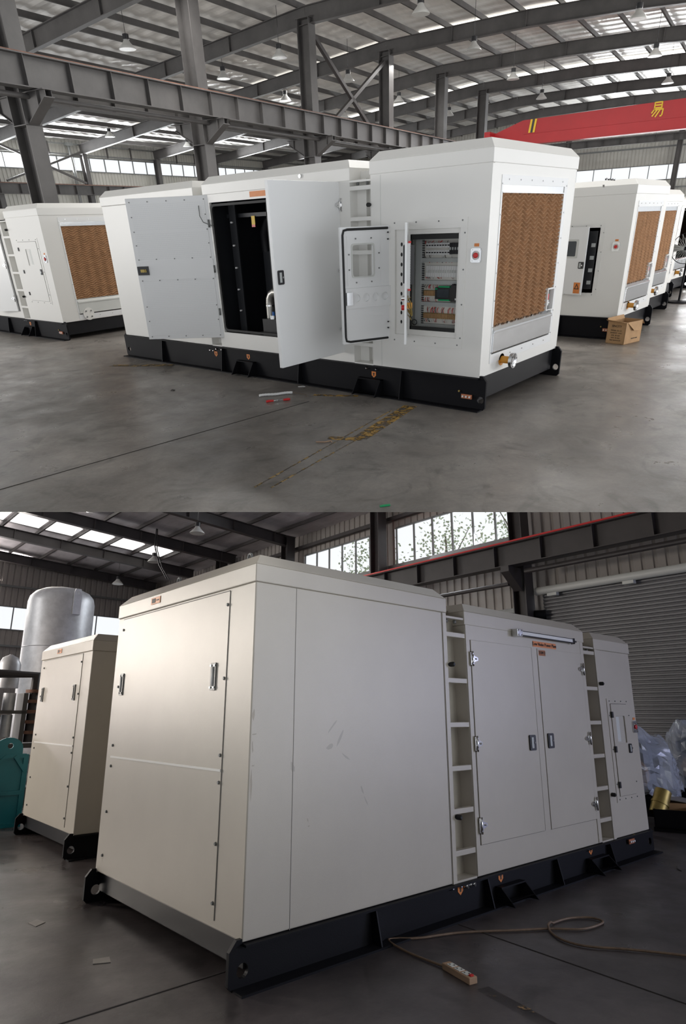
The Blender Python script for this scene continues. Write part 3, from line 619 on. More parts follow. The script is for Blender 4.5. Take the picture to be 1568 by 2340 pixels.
# ================================================================== the set at the left of the upper hall
Q = Gen('generator_set', UP, (.40, 10.3, 0), True, 'white generator on its own under the crane girder, control door shut, blank flange below', None, 'white_paint', 5.6, 2.2, .36)
Q.skid([1.25, 2.6], [1.6], [(1.58, .26)], .16, [(1.7, .32), (1.8, .32)])
Q.section(0, 1.50, 2.64, pad=(.42, 2.0, .80, 2.22)); Q.bay(1.50, 1.80, 2.62, RUNGS[:6]); Q.section(1.80, 5.6, 2.62)
Q.closed_control(.28, 1.26, .72, 2.02, latch_side=-1)
Q.estop(.12, 1.62); Q.knob(1.52, 2.2); Q.knob(1.5, .85)
Q.radiator(.42, 2.0, .80, 2.22, shiny=False, cutout=False, ne=80, nz=220, depth=.013)
k = Q.p('blank_flange', G().cyl((0, .62, .36 + .12), (-.03, .62, .48), .13, n=24), 'white_paint')
for q in range(4): Q.p('bolt', G().cyl((-.05, .62 + .085 * math.cos(q * PI / 2 + .78), .48 + .085 * math.sin(q * PI / 2 + .78)), (-.03, .62 + .085 * math.cos(q * PI / 2 + .78), .48 + .085 * math.sin(q * PI / 2 + .78)), .014, n=8), 'zinc_grey', k)
fn = leaf(1.95, 1, 20)
d = Q.p('door', G().box(.0, 1.15, -.05, .0, .52, 2.42).mapv(fn), 'white_door', label='door standing ajar')
for z in (.8, 1.5, 2.15): Q.hinge(d, .0, z, 1, -.055, fn)
Q.p('door_shut_line', G().box(1.925, 1.94, -.004, .0, .52, 2.42), 'gasket')

# ================================================================== the lower hall: the closed generator set
LR = (.47, .80, 1.15, 1.52, 1.91, 2.33)
def exhaust_end(V, e0, e1, zt, label_e):
    """the closed end: an upper and a lower sheet, screwed on, two pull handles"""
    for z0, z1 in ((.30, 1.225), (1.235, zt)):
        V.p('end_sheet', G().box(-.006, .0, e0, e1, z0, z1), None)
    V.p('sheet_joint', G().box(-.014, .0, e0, e1, 1.222, 1.238), 'white_paint')
    V.p('sheet_gap', G().box(-.003, .0, e0 - .005, e0, .30, zt).box(-.003, .0, e1, e1 + .005, .30, zt).box(-.008, .0, e0, e1, zt, zt + .006), 'seam')
    pts = [(e, z) for e in (e0 - .0 + .02, e1 - .02) for z in (.40, .76, 1.15, 1.33, 1.86, zt - .10)]
    V.screws(pts, None, .014, 'zinc_grey', True, -.008)
    for e in (e0 + .17, e1 - .10):
        k = V.p('pull_handle', G().plate(rrect(e - .036, e + .036, 1.78, 1.98, .006), [rrect(e - .018, e + .018, 1.82, 1.94, .016)], .01, lambda u, v, q: (-.007 - q, u, v)), 'zinc_grey', label='chrome recessed pull handle')
        V.p('cup', G().box(-.0075, -.0065, e - .02, e + .02, 1.815, 1.945), 'dark_inside', k)
        V.p('grip', G().cyl((-.02, e, 1.81), (-.02, e, 1.95), .009, n=8), 'white_paint', k)
        for a in (-1, 1):
            for b in (1.80, 1.96): V.p('screw', G().cyl((-.024, e + a * .026, b), (-.016, e + a * .026, b), .007, n=8), 'chrome', k)
    k = V.p('name_sign', G().box(-.016, -.012, label_e - .09, label_e + .09, zt + .07, zt + .13), 'orange_sign', label='small orange sign')
    V.p('lettering', G().box(-.018, -.016, label_e - .0, label_e + .07, zt + .08, zt + .12).box(-.018, -.016, label_e - .07, label_e - .02, zt + .095, zt + .105), 'ink', k)
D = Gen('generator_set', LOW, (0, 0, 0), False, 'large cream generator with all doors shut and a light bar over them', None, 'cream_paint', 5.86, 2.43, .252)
D.skid([1.11, 2.47, 3.62, 4.74], [2.82, 4.45], [(2.14, .20), (2.72, .205), (4.37, .21)], 5.30, [(2.02, .225), (2.13, .225), (2.24, .225), (2.29, .215), (4.30, .225), (4.36, .225)], near_hole=.04, copper_z=.19)
def TOPP(V, s0, s1, H, **k): return V.section(s0, s1, H, **k)
TOPP(D, 0, 2.10, 2.745)
D.bay(2.10, 2.38, 2.72, LR)
TOPP(D, 2.38, 4.66, 2.66)
D.bay(4.66, 4.92, 2.62, LR)
TOPP(D, 4.92, 5.86, 2.60)
exhaust_end(D, .34, 2.30, 2.50, 1.60)
D.p('corner_seam', G().box(.36, .364, -.002, .0, .25, 2.52), 'seam')
D.p('section_seam', G().box(2.04, 2.044, -.002, .0, .25, 2.52), 'seam')
for e in (.25, 1.40): D.p('lifting_eye', G().tube([(.10, e + .026 * math.cos(t), 2.76 + .032 * math.sin(t)) for t in [q * PI / 6 for q in range(13)]], .009, 8), 'zinc_grey')
D.outline(2.45, 3.50, .50, 2.30); D.outline(3.62, 4.56, .50, 2.30)
D.p('door_header', G().box(2.43, 4.60, -.006, 0, 2.30, 2.44), None); D.p('door_header_seam', G().box(2.425, 2.43, -.004, 0, .3, 2.44), 'joint')
a = D.p('door', G().box(2.45, 3.50, -.014, .0, .50, 2.30), None, bevel=.003, label='shut door, first of the pair')
b = D.p('door', G().box(3.62, 4.56, -.014, .0, .50, 2.30), None, bevel=.003, label='shut door, second of the pair')
D.p('door_post', G().box(3.51, 3.61, -.010, 0, .50, 2.30), None); D.p('door_post', G().box(4.57, 4.64, -.008, .0, .26, 2.44), None); D.p('door_post', G().box(2.385, 2.44, -.008, .0, .26, 2.44), None)
for z in (.66, 1.35, 2.12): D.hinge(a, 2.447, z, 1); D.hinge(b, 4.563, z, -1)
D.latch(a, 3.38, 1.335, .055, .075, -.014, flip=1); D.latch(b, 3.73, 1.345, .055, .075, -.014, flip=1)
for x, z in ((2.13, 2.05), (2.13, .76), (4.97, 1.97), (4.97, .72)): D.knob(x, z)
D.p('section_post', G().box(2.05, 2.10, -.008, .0, .25, 2.52), None); D.p('section_post', G().box(4.92, 4.98, -.008, .0, .25, 2.38), None)
D.closed_control(5.10, 5.68, .62, 1.80)
D.estop(5.79, 1.46)
sg = D.p('name_sign', G().box(3.55, 4.02, -.010, -.006, 2.315, 2.375), 'orange_sign', label='orange sign reading Low Noise Power Plant')
D.p('lettering', D.txt('Low Noise Power Plant', .050, 3.785, -.012, 2.345), 'ink', sg)
sg = D.p('rating_sign', G().box(3.64, 3.78, -.014, -.010, 2.225, 2.285), 'orange_sign', label='small orange rating sign')
D.p('lettering', D.txt('7 kW 3', .042, 3.71, -.016, 2.255), 'ink', sg)
for k in range(3): D.p('drain_cock', G().tube([(2.18 + k * .05, -.0, .222 + (k % 2) * .008), (2.19 + k * .05, -.05, .220)], .016, 8), 'brushed')
# smears of rust and scuffs on the sheets
mat('scuff', (.36, .27, .16), .6, alpha=.22); mat('scuff_grey', (.33, .32, .29), .6, alpha=.16)
rs = random.Random(5)
def scuffs(V, pts, m):
    for i, (x, z, w_, h_, r) in enumerate(pts):
        g = G(); n = 9; c = math.cos(r); s_ = math.sin(r)
        ring = [(w_ * math.cos(2 * PI * k / n) * rs.uniform(.5, 1), h_ * math.sin(2 * PI * k / n) * rs.uniform(.4, 1)) for k in range(n)]
        g.add([(x + a_ * c - b_ * s_, -.0012, z + a_ * s_ + b_ * c) for a_, b_ in ring], [tuple(range(n))]); V.p('scuff_mark', g, m)
scuffs(D, [(.02, 1.60, .012, .05, 0), (.03, 1.48, .03, .006, .1), (.02, 1.40, .008, .06, .1), (.03, 1.28, .02, .006, .2), (.02, 1.16, .010, .12, 0), (.50, .90, .006, .02, .3), (.51, .86, .012, .006, .3)], 'scuff')
scuffs(D, [(.72, 1.52, .07, .012, .8), (.80, 1.44, .09, .014, 1.0), (.70, 1.38, .05, .02, .4), (.86, 1.30, .06, .010, -.6), (1.02, 1.06, .012, .06, .4), (1.06, .98, .008, .05, .5), (.36, 1.25, .02, .05, .2)], 'scuff_grey')

# light bar clipped over the doors
lb = thing('light_bar', LOW, (3.22, -.03, 2.40), 'slim black work light bar with a frosted diffuser, fixed over the cream generator doors', 'lamp')
part('housing', G().box(0, 1.12, -.035, .0, 0, .055), 'black_plastic', lb, bevel=.006)
part('diffuser', G().box(.05, 1.08, -.039, -.034, .012, .045), 'white_plastic', lb)
k = part('end_clamp', G().box(-.06, .04, -.05, .02, -.01, .065), 'brushed', lb, bevel=.005)
for a_ in (-.045, .02):
    for b_ in (.005, .05): part('screw', G().cyl((a_, -.06, b_), (a_, -.05, b_), .007, n=8), 'chrome', k)
part('cable_gland', G().cyl((1.12, -.02, .027), (1.19, -.02, .027), .010, n=10).box(1.12, 1.13, -.04, .01, -.005, .06), 'black_plastic', lb)

# ================================================================== the second set of the lower hall
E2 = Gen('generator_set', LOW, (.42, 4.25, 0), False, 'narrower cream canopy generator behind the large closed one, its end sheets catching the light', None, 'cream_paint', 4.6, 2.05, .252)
E2.skid([], [], [], None, [], near_hole=.02)
E2.section(0, 4.6, 2.60)
exhaust_end(E2, .32, 1.90, 2.36, 1.25)

# ================================================================== the upper hall itself
ES = (-.57989, -.66989)
FR = lambda x, y: (x, y)
# floor slab: its near edge is cut back below so that only the top face shows
A_, B_ = Vector((-6.41, 4.12, 0)), Vector((-.49, -4.39, 0)); dv = (B_ - A_).normalized(); nv = Vector((-dv.y, dv.x, 0))
A2, B2 = A_ - dv * 10, B_ + dv * 14
g = G(); ab = nv * .34; t_ = Vector((0, 0, -.06)); far = nv * 78
P = [A2, B2, B2 + far, A2 + far]; Q_ = [A2 + ab, B2 + ab, B2 + far, A2 + far]
g.add(P + [q + t_ for q in Q_], [(0, 1, 2, 3), (4, 7, 6, 5), (0, 4, 5, 1), (1, 5, 6, 2), (2, 6, 7, 3), (3, 7, 4, 0)])
solo('floor', g, 'concrete_upper', UP, kind='structure')
# joints sawn in the slab and worn yellow paint
def strip(name, frame, p0, p1, w, m, label=None, cat=None, group=None, kind=None, z=.003):
    p0, p1 = Vector((*p0, 0)), Vector((*p1, 0)); d = (p1 - p0).normalized(); n = Vector((-d.y, d.x, 0)) * w / 2
    return solo(name, G().poly([p0 - n, p1 - n, p1 + n, p0 + n], (0, 0, z)), m, frame, label, cat, group, kind)
def roof_z(y):
    P = [(-14, 7.2), (-4, 8.35), (3, 8.75), (7, 8.85), (13, 8.80), (25, 7.75), (34.2, 6.85)]
    for (a, b), (c, d) in zip(P, P[1:]):
        if y <= c: return b + (d - b) * (y - a) / (c - a)
    return P[-1][1]
# roof lining: foil sheets with shallow ribs along the slope
g = G(); ys = [-12, -4, 3, 7, 13, 19, 25, 34.2]; nx = 300
vs = []; 
for i in range(nx + 1):
    x = -6 + 57 * i / nx
    for y in ys: vs.append((x, y, roof_z(y) + .32 + (.03 if i % 4 < 2 else 0)))
g.add(vs, [(i * len(ys) + j, (i + 1) * len(ys) + j, (i + 1) * len(ys) + j + 1, i * len(ys) + j + 1) for i in range(nx) for j in range(len(ys) - 1)])
solo('ceiling', g, 'foil', HALL, kind='structure')
XS = [4.1, 10.1, 16.1, 22.1, 28.0, 33.8]
XR = [-1.9, 4.1, 10.1, 16.1, 22.1, 28.0, 33.8, 39.8, 45.7]
# translucent roof sheets
n = 10
for x0, y0, y1 in ((23.1, 1, 12.0), (23.1, 13.6, 22.0), (34.6, 2, 12.0), (34.6, 13.6, 24), (23.1, 23, 31), (12.2, -6, 2.2)):
    g = G(); m_ = 6
    for k in range(m_):
        a, b = y0 + (y1 - y0) * k / m_, y0 + (y1 - y0) * (k + 1) / m_
        g.add([(x0, a, roof_z(a) + .28), (x0 + .95, a, roof_z(a) + .28), (x0 + .95, b, roof_z(b) + .28), (x0, b, roof_z(b) + .28), (x0, a, roof_z(a) + .30), (x0 + .95, a, roof_z(a) + .30), (x0 + .95, b, roof_z(b) + .30), (x0, b, roof_z(b) + .30)],
              [(0, 3, 2, 1), (4, 5, 6, 7), (0, 1, 5, 4), (1, 2, 6, 5), (2, 3, 7, 6), (3, 0, 4, 7)])
    n += 1; solo('window_%d' % n, g, 'sky_sheet', HALL, kind='structure')
# purlins
k = 0; y = -6.2
while y < 34:
    g = G(); z = roof_z(y)
    g.box(-5, 50, y - .035, y + .035, z + .06, z + .075).box(-5, 50, y - .004, y + .004, z + .06, z + .25).box(-5, 50, y - .0, y + .05, z + .235, z + .25)
    solo('roof_purlin', g, 'steel_grey', HALL, 'grey roof purlin of the bright upper hall, %s towards the long window wall' % ORD[k], 'purlin', 'purlins under the upper hall roof')
    k += 1; y += 1.5
# rafters
for i, x in enumerate(XR):
    g = G(); Y = [-10, -4, 3, 7, 13, 25, 33.9]
    for a, b in zip(Y, Y[1:]): g.ibeam((x, a, roof_z(a) - .22), (x, b, roof_z(b) - .22), .22, .52, .022, .014)
    for y in (-4, 0, 3, 7, 10, 16.5, 20, 25, 29): g.box(x - .10, x + .10, y - .01, y + .01, roof_z(y) - .46, roof_z(y) + .02)
    solo('roof_rafter', g, 'steel_grey', HALL, 'grey steel roof rafter of the upper hall, %s from the camera end of the nave' % ORD[i], 'rafter', 'rafters of the upper hall roof')
# columns with crane brackets
def column(x, y, top, frame, m, label, group, brk=None, sides=(-1, 1), w=.42, d=.50, name='steel_column', clip=False):
    c = thing(name, frame, (x, y, 0), label, 'column', group)
    def pt(nm, g, par, lab=None):
        if clip:
            g.mapv(lambda v: v + Vector((x, y, 0))); clip_low(g, frame); g.mapv(lambda v: v - Vector((x, y, 0)))
            if not g.v: return None
        return part(nm, g, m, par, lab)
    sh = pt('shaft', G().ibeam((0, 0, 0), (0, 0, top), w, d, .024, .016, (0, 1, 0)), c)
    if brk:
        for s_ in sides:
            g = G(); yy = s_ * d / 2
            g.poly([(-.09, yy, brk), (-.09, yy + s_ * .75, brk), (-.09, yy + s_ * .75, brk - .16), (-.09, yy, brk - .58)], (.014, 0, 0))
            g.poly([(.076, yy, brk), (.076, yy + s_ * .75, brk), (.076, yy + s_ * .75, brk - .16), (.076, yy, brk - .58)], (.014, 0, 0))
            g.box(-.16, .16, yy, yy + s_ * .78, brk - .02, brk).poly([(-.14, yy + s_ * .76, brk - .16), (-.14, yy, brk - .60), (-.14, yy, brk - .58), (-.14, yy + s_ * .76, brk - .14)], (.28, 0, 0))
            g.box(-.15, .15, yy + s_ * .5, yy + s_ * .515, brk - .3, brk)
            pt('crane_bracket', g, c)
    pt('cap_plate', G().box(-w * .55, w * .55, -d * .6, d * .6, top - .02, top).box(-w * .55, w * .55, -d * .5, d * .5, (brk or top * .5) - .62, (brk or top * .5) - .60), c)
    return c
CG = 'columns of the upper hall crane line'
names = ['nearest, with the crane bracket over the side generator', 'second from the camera end, rising behind the open generator', 'third from the camera end, bracket just over the generator roof', 'fourth, first one past the end of the diagonal bracing', 'fifth from the camera end', 'furthest of the row, beside the tip of the red crane']
for i, x in enumerate(XS): column(x, 13.0, roof_z(13) - .3, HALL, 'steel_grey', 'tall grey crane row column, ' + names[i], CG, 4.98)
# crane girders on both sides of the row, each carrying its rail
def girder(x0, x1, y, ztop, frame, m, label, h=.62, step=1.2, rail='rust_rail', w=.30, clip=False, axis='x', group=None):
    def T_(v): return Vector(v) if axis == 'x' else Vector((v[1], v[0], v[2]))
    o = thing('crane_girder', frame, T_((x0, y, ztop - h)), label, 'girder', group); base = T_((x0, y, ztop - h))
    def pt(nm, g, mm, par):
        g.mapv(T_)
        if clip: clip_low(g, frame)
        if not g.v: return None
        g.mapv(lambda v: v - base); return part(nm, g, mm, par)
    b = pt('beam', G().ibeam((x0, y, ztop - h / 2), (x1, y, ztop - h / 2), w, h, .022, .014), m, o)
    x = x0 + .6
    while x < x1: pt('stiffener', G().box(x - .006, x + .006, y - w * .45, y + w * .45, ztop - h + .02, ztop - .02), m, o); x += step
    pt('rail', G().box(x0, x1, y - .03, y + .03, ztop, ztop + .05).box(x0, x1, y - .06, y + .06, ztop, ztop + .015), rail, o)
    if rail == 'red':
        pt('conductor_rail', G().box(x0, x1, y - w * .60, y - w * .50, ztop + .0, ztop + .045), 'red', o)
    return o
girder(-4, 50, 12.35, 5.62, HALL, 'steel_grey', 'long grey steel crane girder with rust brown rail, on the camera side of the columns')
girder(-4, 50, 13.75, 5.62, HALL, 'steel_grey', 'grey steel crane girder half hidden behind the columns of the crane row')
solo('conduit_pipe', G().tube([(-3, 12.62, 4.90), (3.2, 12.62, 4.90), (22, 12.62, 4.90)], .055, 10), 'steel_grey', HALL, 'grey round pipe running under the long crane girder', 'pipe')
# bracing between the third and fourth columns
for a, b, l in (((16.4, 13, 8.2), (21.9, 13, 4.9), 'falling away from the camera'), ((16.4, 13, 4.9), (21.9, 13, 8.1), 'rising away from the camera')):
    solo('diagonal_brace', G().bar(a, b, .13, .13), 'steel_dark' if 'falling' in l else 'steel_grey', HALL, 'steel diagonal brace between the third and fourth columns, ' + l, 'brace')
# long wall with the window band
def clad(name, frame, axis, at, a0, a1, z0, z1, m, pitch=.25, dep=.035, clip=False, holes=()):
    g = G(); zz = sorted({z0, z1} | {h[2] for h in holes} | {h[3] for h in holes}); a = a0; prof = []
    while a < a1: prof += [(a, 0), (a + pitch * .62, 0), (a + pitch * .70, dep), (a + pitch * .92, dep)]; a += pitch
    prof = [p_ for p_ in prof if p_[0] < a1] + [(a1, 0)]
    for c, d in zip(zz, zz[1:]):
        for (p_, o1), (q_, o2) in zip(prof, prof[1:]):
            mm = (p_ + q_) / 2
            if any(h[0] < mm < h[1] and h[2] - 1e-6 <= c and d <= h[3] + 1e-6 for h in holes): continue
            v = [(p_, at + o1, c), (q_, at + o2, c), (q_, at + o2, d), (p_, at + o1, d)]
            if axis == 'y': v = [(b, a_, z) for a_, b, z in v]
            g.add(v, [(0, 1, 2, 3)])
    return solo(name, g, m, frame, kind='structure', clip=clip)
def window(name, frame, axis, at, a0, a1, z0, z1, step, m='zinc_grey', clip=False, fr=.05):
    def T_(v): return Vector(v) if axis == 'x' else Vector((v[1], v[0], v[2]))
    g = G(); g.box(a0, a1, at - .04, at + .04, z0 - fr, z0).box(a0, a1, at - .04, at + .04, z1, z1 + fr)
    a = a0
    while a <= a1 + .01: g.box(a - fr / 2, a + fr / 2, at - .03, at + .03, z0, z1); a += step
    g.mapv(T_); w_ = solo(name, g, m, frame, kind='structure', clip=clip)
    g = G().box(a0, a1, at - .004, at + .004, z0, z1).mapv(T_)
    p_ = solo(name + '_pane', g, 'glass', frame, kind='structure', clip=clip)
    return w_
clad('wall_left', HALL, 'x', 34.3, 8, 50, 0, 7.4, 'cladding', holes=[(8, 50, 5.62, 6.30)])
window('window_1', HALL, 'x', 34.3, 8, 50, 5.62, 6.30, 1.15)
clad('wall_right', HALL, 'y', 50.3, -16, 34.3, 0, 9.2, 'cladding', holes=[(-16, 11.9, 4.15, 5.05), (13, 34.3, 5.0, 5.7)])
window('window_2', HALL, 'y', 50.3, -16, 11.9, 4.15, 5.05, 1.3)
window('window_3', HALL, 'y', 50.3, 13, 34.3, 5.0, 5.7, 1.3)
for i, (y, z) in enumerate(((34.1, 6.42), (34.1, 6.95))): solo('wall_rail', G().box(8, 50, y - .05, y, z - .04, z + .04), 'zinc_grey', HALL, 'thin horizontal rail on the long wall, ' + ('just over the window band' if i == 0 else 'higher, close under the eaves'), 'rail')
for i, x in enumerate((10.1, 16.1, 22.1, 28.0, 33.8, 39.8, 45.7)):
    column(x, 33.7, roof_z(33.7) - .45, HALL, 'steel_grey', 'grey steel column against the long window wall, %s from the camera side' % ORD[i], 'columns along the long window wall', None, w=.3, d=.35)
solo('drain_downpipe', G().tube([(21.4, 34.0, 6.9), (21.4, 33.9, 5.9), (21.4, 33.9, .1)], .09, 10).box(21.2, 21.6, 33.8, 34.1, 6.85, 7.0), 'zinc_grey', HALL, 'pale vertical downpipe on the long window wall beside a wall column', 'pipe')
for x in (18.2, 20.0, 24.2, 26.1, 30.2, 32): solo('window_opener', G().box(x - .03, x + .03, 33.95, 34.05, 6.35, 7.0), 'steel_grey', HALL, 'short dark strut standing over the window band of the long wall', 'strut', 'struts over the window band')
girder(8, 50, 33.1, 4.75, HALL, 'steel_grey', 'grey crane girder with rust brown rail along the foot of the window band', h=.5)
for a, b, l in (((16.6, 33.5, 6.6), (21.8, 33.5, 4.9), 'falling'), ((16.6, 33.5, 4.9), (21.8, 33.5, 6.5), 'rising')):
    solo('diagonal_brace', G().bar(a, b, .10, .10), 'steel_grey', HALL, 'thin diagonal brace in front of the long window band, ' + l + ' away from the camera', 'brace')
# end wall steel
for i, y in enumerate((11.9, 4.2, -3.5)):
    column(49.4, y, 8.3, HALL, 'steel_grey', 'grey steel column against the far end wall, ' + ('behind the roof corner of the open generator', 'in the middle of its window band', 'outermost by the aisle')[i], 'columns of the far end wall', None, w=.35, d=.35)
girder(-14, 33, 49.3, 6.9, HALL, 'steel_grey', 'grey eaves beam along the top of the far end wall', axis='y', h=.45, rail='steel_grey')
for z, l in ((3.6, 'under the windows'), (6.2, 'over the windows')): solo('wall_rail', G().box(50.1, 50.2, -14, 12, z - .05, z + .05), 'zinc_grey', HALL, 'thin horizontal rail on the far end wall, ' + l, 'rail')
solo('shutter_housing', G().box(49.7, 50.2, -6, 5.4, 2.62, 2.95), 'panel_grey', HALL, 'pale roller shutter housing low on the far end wall', 'shutter')
g = G()
for k in range(26): g.box(49.98, 50.02 + (k % 2) * .03, -5.8, 5.3, k * .1, k * .1 + .1)
solo('roller_shutter', g, 'shutter_grey', HALL, 'grey roller shutter door under its pale housing in the far end wall', 'shutter')
# bridge crane
cr = thing('bridge_crane', HALL, (30, 0, 5.35), 'red overhead bridge crane girder with yellow lettering and a striped tip', 'crane')
g = G(); g.poly([(-.2, -7, 0), (-.2, 8.9, 0), (-.2, 10.9, .42), (-.2, 10.9, .52), (-.2, 9.3, 1.02), (-.2, -7, 1.25)], (.45, 0, 0)); part('box_girder', g, 'red_paint', cr)
part('lower_flange', G().box(-.26, .31, -7, 8.9, -.03, 0).box(-.225, -.2, -7, 9.2, .42, .455), 'red_paint', cr)
part('end_truck', G().box(-.9, .9, 10.75, 11.05, .3, .62), 'red_paint', cr)
for k, mm in enumerate(('yellow', 'black_plastic', 'yellow')):
    y = 8.98 - k * .11; part('hazard_stripe', G().poly([(-.232, y, .46), (-.232, y - .10, .46), (-.232, y - .18, 1.02), (-.232, y - .08, 1.02)], (.004, 0, 0)), mm, cr)
g = G(); cy_, cz_, u_ = 3.05, .80, .062
def stroke(a, b, c, d, w_=.9):
    a, b, c, d = [q * u_ for q in (a, b, c, d)]; n_ = Vector((0, -(d - b), (c - a))).normalized() * u_ * w_ * .5
    p_, q_ = Vector((-.232, cy_ - a, cz_ + b)), Vector((-.232, cy_ - c, cz_ + d)); n_ = Vector((0, (d - b), (c - a))).normalized() * u_ * w_ * .5
    g.poly([p_ - n_, q_ - n_, q_ + n_, p_ + n_], (-.006, 0, 0))
for s_ in ((-2.4, 4.6, 2.4, 4.6), (-2.4, 2.9, 2.4, 2.9), (-2.4, 1.2, 2.4, 1.2), (-2.4, 4.9, -2.4, .8), (2.4, 4.9, 2.4, .8), (-2.6, .2, 3.8, .2), (-1.9, 1.0, -4.0, -1.8), (3.6, .4, 3.2, -3.6), (3.2, -3.8, 1.8, -4.0), (-.4, .0, -3.4, -3.8), (1.6, .0, -1.2, -4.4)): stroke(*s_)
part('lettering', g, 'yellow', cr, 'yellow painted character')
# pendant lamps
LT = [(11.26, 16.9), (15.63, 13.9), (16.83, 17.63), (19.53, 8.04), (19.42, 2.52), (25.56, 2.85), (25.78, 8.62), (32.33, 3.2), (31.84, 9.08), (14.3, 7.67), (20.91, 14.2), (21.2, 30.0), (22.54, 18.74), (27.02, 14.9), (27.77, 30.5), (29.18, 19.51), (33.25, 14.82)]
def pendant(frame, x, y, z, zr, label, group, clip=False):
    o = thing('pendant_lamp', frame, (x, y, z), label, 'lamp', group)
    part('shade', G().lathe_axis((0, 0, 0), (0, 0, .26), [(0, .27), (.06, .27), (.35, .21), (.7, .12), (1, .08)], 20), 'lamp_metal', o)
    part('ballast', G().cyl((0, 0, .26), (0, 0, .40), .10, n=14), 'black_plastic', o)
    part('hanging_cord', G().tube([(0, 0, .42), (0, 0, max(.5, zr - z))], .008, 5), 'black_plastic', o)
    return o
where = ['over the side generator', 'just behind the third column', 'behind the second column', 'over the roof corner of the open generator', 'nearest the upper right roof light', 'over the red crane tip, lower of two', 'before the roof light strip', 'just over the red crane lettering', 'over the tip of the red crane', 'high over the middle of the open generator', 'beside the fourth column', 'nearest the long window wall', 'behind the diagonal bracing', 'between the fourth and fifth columns', 'by the long window wall, deeper in', 'deep between the second and third columns', 'between the last two columns']
for (x, y), l in zip(LT, where): pendant(HALL, x, y, 7.45 if y < 25 else 6.9, roof_z(y) + .2, 'bell shaped pendant lamp of the upper hall, ' + l, 'pendant lamps of the upper hall')
# floor joints and worn markings
strip('trim_1', UP, (-4.98, 2.35), (-.75, 2.02), .010, 'joint', kind='structure')
strip('trim_2', UP, (4.4, -4.4), (30, -3), .010, 'joint', kind='structure')
# worn floor paint
for p0, p1, w_, m, l in (((-3.13, .29), (-.6, .66), .02, 'yellow_faint', 'thin worn yellow line on the floor, the one nearer the camera'), ((-3.2, .42), (-.55, .86), .02, 'yellow_faint', 'thin worn yellow line on the floor, the one further from the camera'),
                         ((-1.62, .50), (-.25, .78), .17, 'yellow_worn', 'broad flaking yellow paint mark on the concrete pointing at the skid'), ((-1.62, .46), (-1.78, .80), .10, 'yellow_worn', 'short flaking yellow cross mark at the end of the broad paint mark'),
                         ((-.46, 2.2), (-.20, 1.65), .07, 'yellow_worn', 'small flaking yellow mark beside the skid between the two fork pockets'), ((-.75, 6.7), (-.15, 5.7), .16, 'yellow_faint', 'faded ochre paint mark near the far end of the skid')):
    strip('paint_mark', UP, p0, p1, w_, m, l, 'floor marking')
# small things on the upper floor
o = thing('flexible_tube', UP, (-.74, 2.62, 0), 'short white corrugated tube with a wire tail lying on the concrete', 'tube')
part('tube', G().tube([(-.18 + .36 * t / 24, .15 - .27 * t / 24 + .015 * math.sin(t * .4), .018) for t in range(25)], [.016 + .003 * (k % 2) for k in range(25)], 10), 'white_plastic', o)
part('wire', G().tube([(.18, -.12, .02), (.17, -.25, .02), (.22, -.33, .01), (.15, -.42, .006)], .003, 5), 'cord', o)
o = thing('pliers', UP, (-.96, 2.36, 0), 'pair of pliers with red grips lying beside the white tube', 'pliers')
part('grip', G().tube([(-.13, .10, .015), (-.10, .085, .018), (-.05, .045, .016)], [.014, .017, .012], 8), 'red', o)
part('grip', G().tube([(.13, -.07, .015), (.10, -.065, .018), (.05, -.03, .016)], [.014, .017, .012], 8), 'red', o)
part('jaws', G().tube([(-.05, .045, .015), (0, .02, .016), (.05, -.03, .015)], .008, 8).box(-.012, .012, .0, .03, .008, .024), 'brushed', o)
solo('plastic_scrap', G().poly([(-2.92, -.74, .002), (-2.85, -.79, .002), (-2.83, -.77, .002), (-2.90, -.72, .002)], (0, 0, .006)), 'green', UP, 'small green plastic scrap on the floor at the very front', 'scrap')
solo('wood_splinter', G().tube([(-1.97, .80, .008), (-1.92, .72, .008), (-1.86, .69, .01), (-1.88, .66, .008)], .006, 6), 'wood', UP, 'pale wood splinter lying near the worn yellow lines', 'splinter')
solo('paper_scrap', G().poly([(-.22, 2.72, .002), (-.15, 2.68, .002), (-.17, 2.62, .002), (-.24, 2.69, .002)], (0, 0, .004)), 'white_plastic', UP, 'tiny white paper scrap by the skid stiffener', 'scrap')
solo('dry_leaf', G().poly([(-1.35, 4.16, .004), (-1.31, 4.17, .012), (-1.29, 4.13, .004), (-1.33, 4.11, .006)], (0, 0, .004)), 'ink', UP, 'small dark dry leaf on the open floor', 'leaf')
# open carton by the second set
o = thing('cardboard_box', UP, (5.22, .02, 0), 'open cardboard carton with printed sides and torn flaps by the second generator skid', 'box', rz=-.24)
g = G(); a, b, h = .25, .17, .36
g.box(-a, a, -b, -b + .008, 0, h).box(-a, a, b - .008, b, 0, h).box(-a, -a + .008, -b, b, 0, h).box(a - .008, a, -b, b, 0, h).box(-a, a, -b, b, 0, .008)
part('carton', g, 'cardboard', o)
part('flap', G().poly([(-a + .03, -b, h), (a * .8, -b, h), (a * .7, -b - .03, h - .16), (-a * .2, -b - .04, h - .14)], (0, .006, 0)), 'cardboard', o); part('flap', G().poly([(-a, -b, h), (-a, b, h), (-a - .07, b, h + .03), (-a - .08, -b, h + .01)], (0, 0, .006)), 'cardboard', o)
part('flap', G().poly([(-a, b, h), (a, b, h), (a, b + .03, h + .06), (-a, b + .02, h + .05)], (0, .006, 0)), 'cardboard', o); part('flap', G().poly([(a, -b, h), (a, b, h), (a + .05, b, h - .05), (a + .06, -b, h - .07)], (0, 0, .006)), 'cardboard', o)
g = G(); xd, ud = (0, -1, 0), (0, 0, 1)
